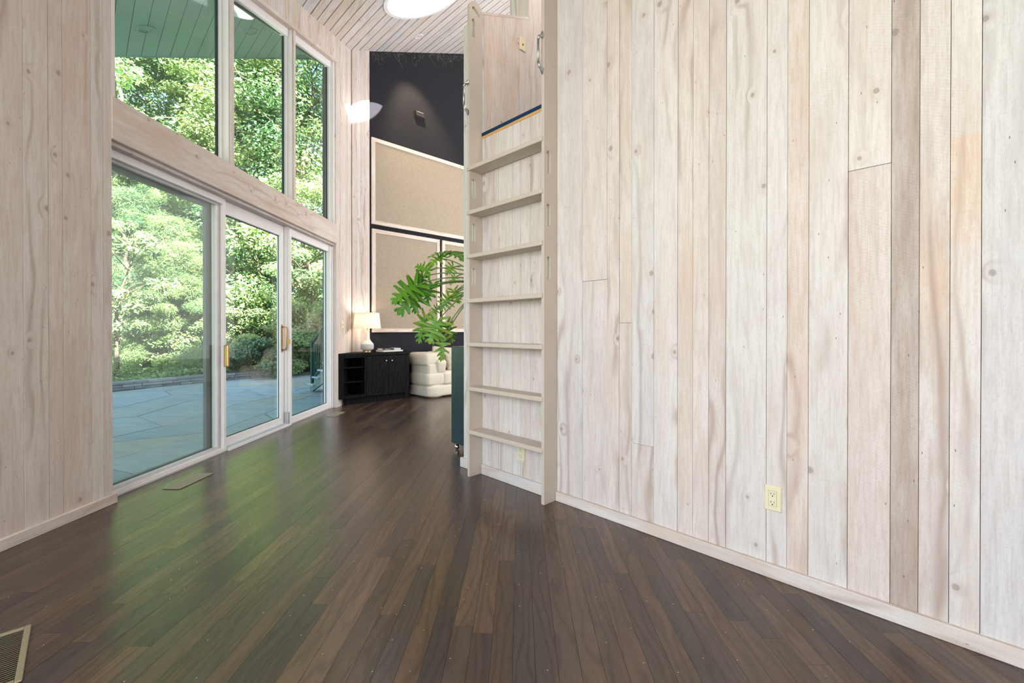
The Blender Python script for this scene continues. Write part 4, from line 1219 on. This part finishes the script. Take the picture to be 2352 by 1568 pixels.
plant = thing('split_leaf_philodendron', 'large split leaf philodendron with drooping green leaves in the green planter', 'plant', RW(-3.17, 2.78, 1.32), 0)
P0 = RW(-3.17, 2.78, 1.32)
def leaf_outline(r, n=6, narrow=1.0):
    """deeply lobed leaf: base at the origin, tip at (0, 1)"""
    right = []
    for i in range(n):
        f = i / (n - 1)
        y = -.20 + .98 * f                      # where the lobe leaves the rib
        ln = (.44 + .22*math.sin(math.pi*min(1, f*1.15+.08))) * narrow * r.uniform(.9, 1.1) * (1 - .55*f*f)
        an = R(-38 + 92*f + r.uniform(-5, 5))   # lobe direction above the x axis
        dx, dy = math.cos(an), math.sin(an)
        w = .074 * (1 - .25*f)
        px_, py_ = -dy, dx
        root = (.07 + .03*math.sin(math.pi*f), y)
        notch = (.055*narrow, y - .085)
        tip = (root[0] + dx*ln, root[1] + dy*ln)
        a = (root[0] + dx*ln*.55 - px_*w*1.0, root[1] + dy*ln*.55 - py_*w*1.0)
        a2 = (root[0] + dx*ln*.93 - px_*w*.70, root[1] + dy*ln*.93 - py_*w*.70)
        b = (root[0] + dx*ln*.60 + px_*w*.85, root[1] + dy*ln*.60 + py_*w*.85)
        b2 = (root[0] + dx*ln*.94 + px_*w*.6, root[1] + dy*ln*.94 + py_*w*.6)
        right += [notch, a, a2, tip, b2, b]
    right.append((.09, .74))
    right.append((.10, .86)); right.append((.05, .97))
    left = [(-x*r.uniform(.94, 1.06), y + r.uniform(-.012, .012)) for x, y in right[::-1]]
    return [(0, -.03)] + right + [(0, 1.0)] + left
def make_leaf(joint, tip, face, width, droop, col, r, edge=.0):
    ax = (tip - joint); L_ = ax.length; ax.normalize()
    nrm = (face - face.dot(ax)*ax).normalized()
    sd = ax.cross(nrm)
    ol = leaf_outline(r)
    # remove self touching by a light shrink, then fill
    me = bpy.data.meshes.new('leaf')
    bm = bmesh.new()
    tris = tessellate_polygon([[Vector((x, y, 0)) for x, y in ol]])
    bv = [bm.verts.new((x, y, 0)) for x, y in ol]
    for t in tris:
        try: bm.faces.new([bv[i] for i in t])
        except ValueError: pass
    bmesh.ops.subdivide_edges(bm, edges=bm.edges[:], cuts=1, use_grid_fill=False)
    bmesh.ops.triangulate(bm, faces=bm.faces)
    cols = []
    outl = [Vector((x, y)) for x, y in ol]
    for v in bm.verts:
        x, y = v.co.x, v.co.y
        d2 = x*x + max(0, y-.1)**2
        z = -droop * d2 + .10*abs(x) - .02*math.sin(abs(x)*22)
        rad = math.hypot(x/.62, (y-.35)/.65)
        e = max(0, min(1, (rad - .72)/.3)) * edge
        rib = max(0, 1 - abs(x)/.018) if y > -.02 else 0
        k_ = r.uniform(.88, 1.12)
        c_ = [col[i]*k_*(1-e) + (.50, .36, .06)[i]*e for i in range(3)]
        c_ = [c_[i]*(1-.6*rib) + (.25, .42, .10)[i]*.6*rib for i in range(3)]
        cols.append((*c_, 1))
        v.co = joint + ax*(y*L_) + sd*(x*L_*width) + nrm*(z*L_)
    bm.to_mesh(me); bm.free()
    color_attr(me, 'tint', cols)
    sm = link('leaf', me, M['plant_leaf'], plant, True)
    sm.location = -P0
    return sm
rl = random.Random(9)
GA, GB, GC = (.12, .34, .012), (.07, .25, .012), (.22, .45, .03)
def zf(x, y): return (860 + x/4.9, 540 + y/4.9)
LV = [ # joint, tip (crop coordinates), depths, facing, width, droop, colour, brown edge
    ((425, 585), (175, 745), 4.05, 3.98, (.5, -.5, .75), 1.0, .25, GA, 0),
    ((480, 615), (245, 885), 4.12, 4.05, (.3, -.8, .5), .95, .25, GB, 0),
    ((470, 620), (470, 880), 4.18, 4.14, (.5, -.85, .2), .75, .2, GB, 0),
    ((595, 395), (455, 330), 4.22, 4.25, (.2, -.9, .3), 1.05, .2, GA, 0),
    ((545, 470), (500, 620), 4.24, 4.2, (.4, -.8, .2), .8, .3, GB, 0),
    ((735, 258), (600, 330), 4.28, 4.22, (.1, -.6, .8), .85, .3, GC, 0),
    ((790, 195), (590, 215), 4.30, 4.25, (.05, -.35, .9), .95, .3, GA, 0),
    ((860, 190), (1000, 190), 4.28, 4.1, (.0, -.4, .9), .9, .5, GA, 0),
    ((878, 362), (800, 440), 4.35, 4.3, (.1, -.9, .4), 1.1, .2, GC, 0),
    ((640, 590), (575, 775), 4.27, 4.22, (-.2, -.9, .3), .85, .2, GB, .1),
    ((825, 720), (735, 850), 4.22, 4.18, (.2, -.9, .3), .95, .2, GA, .25),
    ((905, 640), (960, 760), 4.2, 4.15, (.2, -.8, .3), .9, .2, GA, .25),
    ((560, 960), (480, 1215), 4.16, 4.12, (-.2, -.9, .2), .7, .2, GB, .35),
    ((820, 1030), (885, 1205), 4.18, 4.14, (.3, -.9, .2), .8, .2, GB, .3),
    ((700, 985), (610, 1225), 4.02, 4.0, (.0, -.95, .25), 1.15, .12, GA, .35),
    ((770, 1180), (745, 1425), 4.06, 4.02, (.1, -.95, .1), .6, .15, GA, .45),
    ((900, 480), (850, 560), 4.4, 4.38, (.1, -.9, .4), .9, .2, GC, 0),
    ((700, 830), (640, 920), 4.3, 4.28, (.1, -.9, .4), .8, .2, GB, .2)]
O1 = RW(-3.15, 2.74, 1.54)
MB().tube([P0 - P0 + Vector((0, 0, -.02)), Vector((.01, .0, .12)), O1 - P0], [.035, .032, .028], 10).build('trunk', M['bark'], plant, smooth=True)
for (j, t, dj, dt, face, w, dr, col, ed) in LV:
    jp = at(*zf(*j), dj); tp = at(*zf(*t), dt)
    make_leaf(jp, tp, Vector(face), w, dr, col, rl, ed)
    o1 = O1 + Vector((rl.uniform(-.02, .02), rl.uniform(-.02, .02), rl.uniform(-.05, .04)))
    mid = (o1 + jp)/2 + Vector((0, 0, .10 + .05*rl.random()))
    pts = [o1.lerp(mid, a).lerp(mid.lerp(jp, a), a) - P0 for a in [i/10 for i in range(11)]]
    MB().tube(pts, [.0075 - .003*i/10 for i in range(11)], 7).build('leaf_stalk', M['stem'], plant, smooth=True)

# ------------------------------------------------------------------ outdoors
ZP = -.08
# ground and patio
tag(struct('ground', MB().box((-60, -10, -.5), (XW-.3, 60, -.13)), M['grass']), 'leafy ground beyond the patio')
pat = struct('patio', MB().prism([(-13, -3), (XW-.27, -3), (XW-.27, 16), (-8.2, 16)][::1], -.4, -.105, lambda x, y, h: (x, y, h)), M['mortar'])
pat['label'] = 'grey blue flagstone patio outside the glass doors'
r7 = random.Random(17)
def curbx(y): return -8.06 + (y - 8.4)*.56                   # inner line of the low stone edge
gx, gy = [], []
nx, ny = 9, 14
def gp(i, j):
    rr = random.Random(i*131 + j*17)
    x = XW - .28 - i * .82; y = -1.2 + j * 1.15 + (.55 if i % 2 else 0)
    if i > 0: x += rr.uniform(-.2, .2)
    return Vector((x, y + rr.uniform(-.28, .28)))
STN = [(.33, .37, .385), (.30, .36, .385), (.36, .385, .38), (.31, .345, .355), (.37, .355, .31)]
for i in range(nx):
    for j in range(ny):
        p = [gp(i, j), gp(i, j+1), gp(i+1, j+1), gp(i+1, j)]
        c_ = sum(p, Vector((0, 0)))/4
        if c_.y > 15.5 or c_.x < curbx(c_.y) - .3 or c_.x < -12: continue
        q4 = [c_ + (v - c_)*(1 - .012/max(.2, (v-c_).length)) for v in p]
        me = MB().prism([(v.x, v.y) for v in q4], -.12, ZP + r7.uniform(-.004, .003), lambda x, y, h: (x, y, h)).mesh('flagstone')
        t = r7.choice(STN); kk = r7.uniform(.9, 1.1)
        color_attr(me, 'tint', [(t[0]*kk, t[1]*kk, t[2]*kk, 1)] * len(me.vertices))
        link('flagstone', me, M['stone'], pat)
# low dry stone edge
cwb = thing('stone_edging', 'low grey dry stone wall edging the patio', 'stone wall', (curbx(8), 8, ZP))
cdir = Vector((.56, 1)).normalized(); cn = Vector((-cdir.y, cdir.x))
for row in range(3):
    p = -4.5 + r7.uniform(0, .3)
    while p < 4.6:
        ln = r7.uniform(.22, .55); dpt = r7.uniform(.28, .36); off = r7.uniform(-.02, .015)
        h0, h1 = row*.055, row*.055 + r7.uniform(.048, .053)
        a = cdir*(p+.004); b = cdir*(p+ln-.004)
        f0 = [a + cn*off, b + cn*off, b + cn*dpt, a + cn*dpt]
        ze = r7.uniform(-.004, .004)
        me = MB().hexa([(v.x, v.y, h0) for v in f0] + [(v.x, v.y, h1+ze) for v in f0]).mesh('stone', .008, 1)
        t = r7.choice([(.20, .22, .235), (.26, .275, .28), (.16, .18, .20), (.23, .245, .24)])
        color_attr(me, 'tint', [(*t, 1)] * len(me.vertices))
        link('stone', me, M['stone'], cwb)
        p += ln
# outdoor stairs with railing
ST = thing('outdoor_stair', 'sage green wooden outdoor stair with black green railing beyond the far door', 'stairs', (-4.13, 8.71, ZP), R45)
rise, run, nst, wid = .152, .262, 7, .95
pr = [(0, 0)]
for i in range(nst): pr += [(i*run, (i+1)*rise - .03), ((i+1)*run, (i+1)*rise - .03)]
pr += [(nst*run, (nst-1)*rise - .25), (.42*run, 0)]
for yy in (0, wid-.04):
    MB().prism(pr, yy, yy+.04, lambda x, z, h: (x, h, z)).build('stringer', M['stairgreen'], ST)
for i in range(nst):
    MB().box((i*run-.035, -.05, (i+1)*rise-.03), ((i+1)*run+.01, wid+.03, (i+1)*rise)).build('tread', M['stairtread'], ST, .006, 1)
    if i: MB().box((i*run, .04, i*rise), (i*run+.018, wid-.04, (i+1)*rise-.03)).build('riser', M['stairgreen'], ST)
for yy in (.0,):
    MB().box((.05, yy-.01, rise-.02), (.105, yy+.045, rise+.82)).build('newel_post', M['railgreen'], ST, .004, 1)
    MB().box((.04, yy-.02, rise+.82), (.115, yy+.055, rise+.84)).build('newel_cap', M['railgreen'], ST)
    k_ = rise/run
    for zz, th in ((.86, .045), (.14, .03)):
        x0, x1 = .08, nst*run
        MB().hexa([(x0, yy, rise+zz-.09), (x1, yy, rise+zz-.09+(x1-x0)*k_), (x1, yy+.035, rise+zz-.09+(x1-x0)*k_), (x0, yy+.035, rise+zz-.09), (x0, yy, rise+zz-.09+th), (x1, yy, rise+zz-.09+th+(x1-x0)*k_), (x1, yy+.035, rise+zz-.09+th+(x1-x0)*k_), (x0, yy+.035, rise+zz-.09+th)]).build('handrail', M['railgreen'], ST)
    x = .19
    while x < nst*run - .03:
        zb = rise + .06 + (x-.08)*k_
        MB().box((x, yy+.010, zb), (x+.018, yy+.028, zb+.74)).build('baluster', M['railgreen'], ST)
        x += .105

# ------------------------------------------------------------------ trees
def leaves_mesh(name, cen, axis, nrm, ln, wd, tint):
    """one diamond per leaf, arrays of shape (n, 3)"""
    n = len(cen)
    axis = axis / np.linalg.norm(axis, axis=1, keepdims=True)
    sd = np.cross(axis, nrm); sd /= np.maximum(np.linalg.norm(sd, axis=1, keepdims=True), 1e-6)
    up = np.cross(sd, axis)
    L2, W2 = ln[:, None], wd[:, None]
    v = np.stack([cen - axis*L2*.5, cen + sd*W2*.5 - axis*L2*.08 + up*W2*.12, cen + axis*L2*.5, cen - sd*W2*.5 - axis*L2*.08 + up*W2*.12], 1).reshape(-1, 3)
    me = bpy.data.meshes.new(name)
    me.vertices.add(4*n); me.vertices.foreach_set('co', v.astype(np.float32).ravel())
    me.loops.add(4*n); me.loops.foreach_set('vertex_index', np.arange(4*n, dtype=np.int32))
    me.polygons.add(n); me.polygons.foreach_set('loop_start', np.arange(0, 4*n, 4, dtype=np.int32))
    me.update(calc_edges=True)
    tc = np.repeat(np.concatenate([tint, np.ones((n, 1))], 1), 4, axis=0)
    color_attr(me, 'tint', tc)
    return me

def crown_points(rng, n, h0, h1, rad, clumps, rc, shape):
    """leaf centres in clumps spread through a crown between h0 and h1"""
    f = rng.random(clumps)
    z = h0 + (h1-h0)*f
    prof = {'round': np.sqrt(np.clip(1-(2*f-1)**2, 0, 1))*.9 + .12, 'cone': (1-f)*.95 + .06, 'bush': np.sqrt(np.clip(1-f**2, 0, 1))*.95 + .05}[shape]
    a = rng.random(clumps)*2*np.pi
    q = rad*prof*np.sqrt(rng.random(clumps)*.75 + .25)
    cc = np.stack([q*np.cos(a), q*np.sin(a), z], 1)
    idx = rng.integers(0, clumps, n)
    off = rng.normal(size=(n, 3)); off /= np.linalg.norm(off, axis=1, keepdims=True)
    rr = rc*(rng.random(clumps)*.7 + .6)[idx]*rng.random(n)**.45
    off = off*rr[:, None]*np.array([1, 1, .55])
    return cc[idx] + off, off, idx, cc

def tree(name, label, px, dist, h, rad, h0, n, lsize, cols, seed, shape='round', clumps=60, rc=.9, elong=1.6, mat='leaf', trunk=.14, group=None, cat='tree', pos=None, upb=1.0):
    rng = np.random.default_rng(seed); n = int(n*1.35)
    p = at(px, 757, dist) if pos is None else Vector(pos)
    o = thing(name, label, cat, (p.x, p.y, -.13), 0, group)
    c_, off, idx, cc = crown_points(rng, n, h0, h, rad, clumps, rc, shape)
    nr = off/np.maximum(np.linalg.norm(off, axis=1, keepdims=True), 1e-6)*.5 + rng.normal(size=(n, 3))*.45 + np.array([.25, -.25, .75*upb])
    nr /= np.linalg.norm(nr, axis=1, keepdims=True)
    ax = rng.normal(size=(n, 3)) + off/rc*.6
    ax[:, 2] -= .35
    ax -= nr*(ax*nr).sum(1, keepdims=True)
    ln = lsize*.80*(rng.random(n)*.6 + .7); wd = ln/elong
    base = np.array(cols)[rng.integers(0, len(cols), clumps)][idx]
    tint = base*(rng.random((n, 1))*.5 + .75)*(rng.random((clumps, 1))*.75 + .5)[idx]
    yel = rng.random(n) < .012
    tint[yel] = np.array([.45, .33, .04])
    me = leaves_mesh('foliage', c_, ax, nr, ln, wd, tint)
    link('foliage', me, M[mat], o)
    r_ = random.Random(seed)
    if trunk:
        top = h*.86
        pts = [Vector((0, 0, -.05))] + [Vector((r_.uniform(-.1, .1)*f*3, r_.uniform(-.1, .1)*f*3, top*f)) for f in (.2, .4, .6, .8, 1)]
        MB().tube(pts, [trunk*(1-.8*i/5) for i in range(6)], 8).build('trunk', M['bark'], o, smooth=True)
        br = MB()
        for k_ in range(min(26, clumps)):
            e = Vector(cc[k_]); f = max(.12, min(.95, (e.z - rad*.35)/top))
            i = min(4, int(f*5)); s0 = pts[i].lerp(pts[i+1], f*5-i)
            br.tube([s0, s0.lerp(e, .5) + Vector((0, 0, .12)), e], [trunk*.32*(1-.5*f), trunk*.18, trunk*.06], 5)
        br.build('branches', M['bark'], o, smooth=True)
    return o

GL = [(.17, .29, .13), (.14, .265, .12), (.21, .33, .145), (.11, .23, .11)]
GD = [(.08, .18, .085), (.10, .21, .09), (.065, .15, .075)]
GY = [(.29, .40, .17), (.24, .36, .15), (.34, .45, .22)]
GS = [(.22, .33, .13), (.27, .38, .16), (.17, .28, .12)]
TG = 'trees in the woods beyond the patio'
tree('maple_tree', 'tall bright maple at the left of the near upper window', 268, 14.0, 12.5, 3.2, 4.6, 26000, .15, GL+GY, 1, clumps=80, rc=.85, group=TG)
MAPLE = tree('maple_tree', 'tall maple filling the middle upper window', 560, 18.5, 16.0, 3.9, 3.2, 30000, .17, GL, 2, clumps=95, rc=1.0, group=TG)
tree('maple_tree', 'tall dark maple between the near and middle windows', 425, 18.0, 15.5, 3.6, 3.0, 24000, .17, GD+GL, 3, clumps=75, rc=1.0, group=TG)
tree('maple_tree', 'sunlit tall maple behind the far upper window', 705, 17.5, 15.0, 3.4, 2.6, 26000, .16, GY+GL, 4, clumps=85, rc=.95, group=TG)
tree('oak_tree', 'dark oak deep in the woods at the left', 330, 25.0, 17.0, 4.5, 2.0, 20000, .24, GD, 5, clumps=80, rc=1.3, group=TG)
tree('oak_tree', 'dark oak deep in the woods behind the middle window', 520, 27.0, 19.0, 4.5, 2.0, 20000, .25, GD, 6, clumps=80, rc=1.3, group=TG)
tree('oak_tree', 'dark oak deep in the woods at the right', 690, 26.0, 18.0, 4.8, 1.5, 20000, .25, GD, 7, clumps=80, rc=1.3, group=TG)
tree('oak_tree', 'tall oak hidden mostly behind the near plank wall', 120, 17.0, 14.0, 3.8, 3.0, 16000, .18, GD+GL, 8, clumps=70, rc=1.1, group=TG)
tree('oak_tree', 'tall oak hidden mostly behind the far window jamb', 800, 19.0, 15.0, 3.8, 1.5, 16000, .18, GL, 9, clumps=70, rc=1.1, group=TG)
tree('understory_tree', 'young bright tree behind the middle glass door', 585, 14.0, 5.6, 2.3, .9, 22000, .12, GY+GL, 10, clumps=70, rc=.6, group=TG, trunk=.08)
tree('understory_tree', 'young pale green tree behind the far glass door', 712, 13.8, 5.8, 2.2, .6, 20000, .11, GY, 11, clumps=70, rc=.6, group=TG, trunk=.08)
tree('understory_tree', 'dark young tree low between pine and middle door', 500, 15.5, 5.2, 2.0, .6, 15000, .13, GD+GL, 12, clumps=55, rc=.65, group=TG, trunk=.08)
tree('white_pine', 'soft pale white pine behind the near glass door', 395, 11.6, 4.0, 1.75, .25, 60000, .17, GS, 13, shape='cone', clumps=120, rc=.42, elong=13, mat='needle', group=TG, trunk=.07)
tree('white_pine', 'taller white pine at the left edge of the near glass door', 300, 13.0, 6.4, 2.0, .3, 60000, .19, GS+GD, 14, shape='cone', clumps=130, rc=.45, elong=13, mat='needle', group=TG, trunk=.09)
tree('tall_rhododendron', 'tall rhododendron with long pale leaves at the left of the near door', 268, 9.9, 3.7, .95, 1.1, 3600, .17, GY+GS, 15, clumps=60, rc=.24, elong=3.2, mat='gloss_leaf', group=TG, trunk=.05)
tree('rhododendron_shrub', 'low blue green rhododendron shrub behind the middle glass door', 588, 11.3, .95, .95, .05, 5200, .13, [(.10, .20, .10), (.13, .24, .12), (.09, .18, .07)], 16, shape='bush', clumps=55, rc=.24, elong=2.6, mat='gloss_leaf', group='shrubs at the edge of the patio', trunk=.03, cat='shrub')
tree('rhododendron_shrub', 'low leafy shrub beside the outdoor stair', 690, 13.2, .95, .9, .05, 4200, .12, GL, 17, shape='bush', clumps=50, rc=.25, elong=2.4, mat='gloss_leaf', group='shrubs at the edge of the patio', trunk=.03, cat='shrub')
tree('arching_shrub', 'bright arching shrub above the low rhododendron', 555, 12.8, 2.3, 1.7, .2, 15000, .10, GY, 18, shape='bush', clumps=65, rc=.38, group='shrubs at the edge of the patio', trunk=.04, cat='shrub')
tree('arching_shrub', 'bright arching shrub behind the stair railing', 720, 12.6, 2.0, 1.5, .2, 13000, .09, GY, 19, shape='bush', clumps=60, rc=.36, group='shrubs at the edge of the patio', trunk=.04, cat='shrub')
tree('arching_shrub', 'sunlit yellow green shrub low behind the stone edging', 455, 12.2, 1.7, 1.5, .1, 13000, .09, GY+GS, 20, shape='bush', clumps=60, rc=.36, group='shrubs at the edge of the patio', trunk=.04, cat='shrub')
# ground cover behind the stone edging
rng = np.random.default_rng(77); n = 42000
yy = rng.uniform(5.0, 19, n); xx = -8.06 + (yy-8.4)*.56 - .35 - rng.random(n)**1.5*6.0
zz = rng.random(n)*.22 + .0 + .12*np.sin(xx*2.1)*np.cos(yy*1.7)
cen = np.stack([xx, yy, zz], 1)
nr = rng.normal(size=(n, 3))*.5 + np.array([.1, -.1, 1]); ax = rng.normal(size=(n, 3)); ax -= nr*(ax*nr).sum(1, keepdims=True)/(nr*nr).sum(1, keepdims=True)
ln = rng.uniform(.06, .13, n)
tint = np.array(GY+GL)[rng.integers(0, 7, n)]*(rng.random((n, 1))*.5+.8)
me = leaves_mesh('ground_cover', cen, ax, nr/np.linalg.norm(nr, axis=1, keepdims=True), ln, ln/2.0, tint)
tag(link('ground_cover', me, M['leaf']), 'sunlit low leafy ground cover behind the stone edging', 'ground cover', kind='stuff')
# bare pale twigs hanging from the middle maple
for path in ([(516, 143), (528, 158), (533, 163), (543, 160), (541, 152)], [(543, 160), (552, 174), (560, 180), (578, 187), (600, 192)], [(556, 137), (566, 143), (570, 154)], [(618, 155), (628, 166), (638, 176)]):
    MB().tube([at(x, y, 15.0 + .1*i) - MAPLE.location for i, (x, y) in enumerate(path)], [.017]*(len(path)-1) + [.008], 5).build('bare_twig', M['birch'], MAPLE, smooth=True)
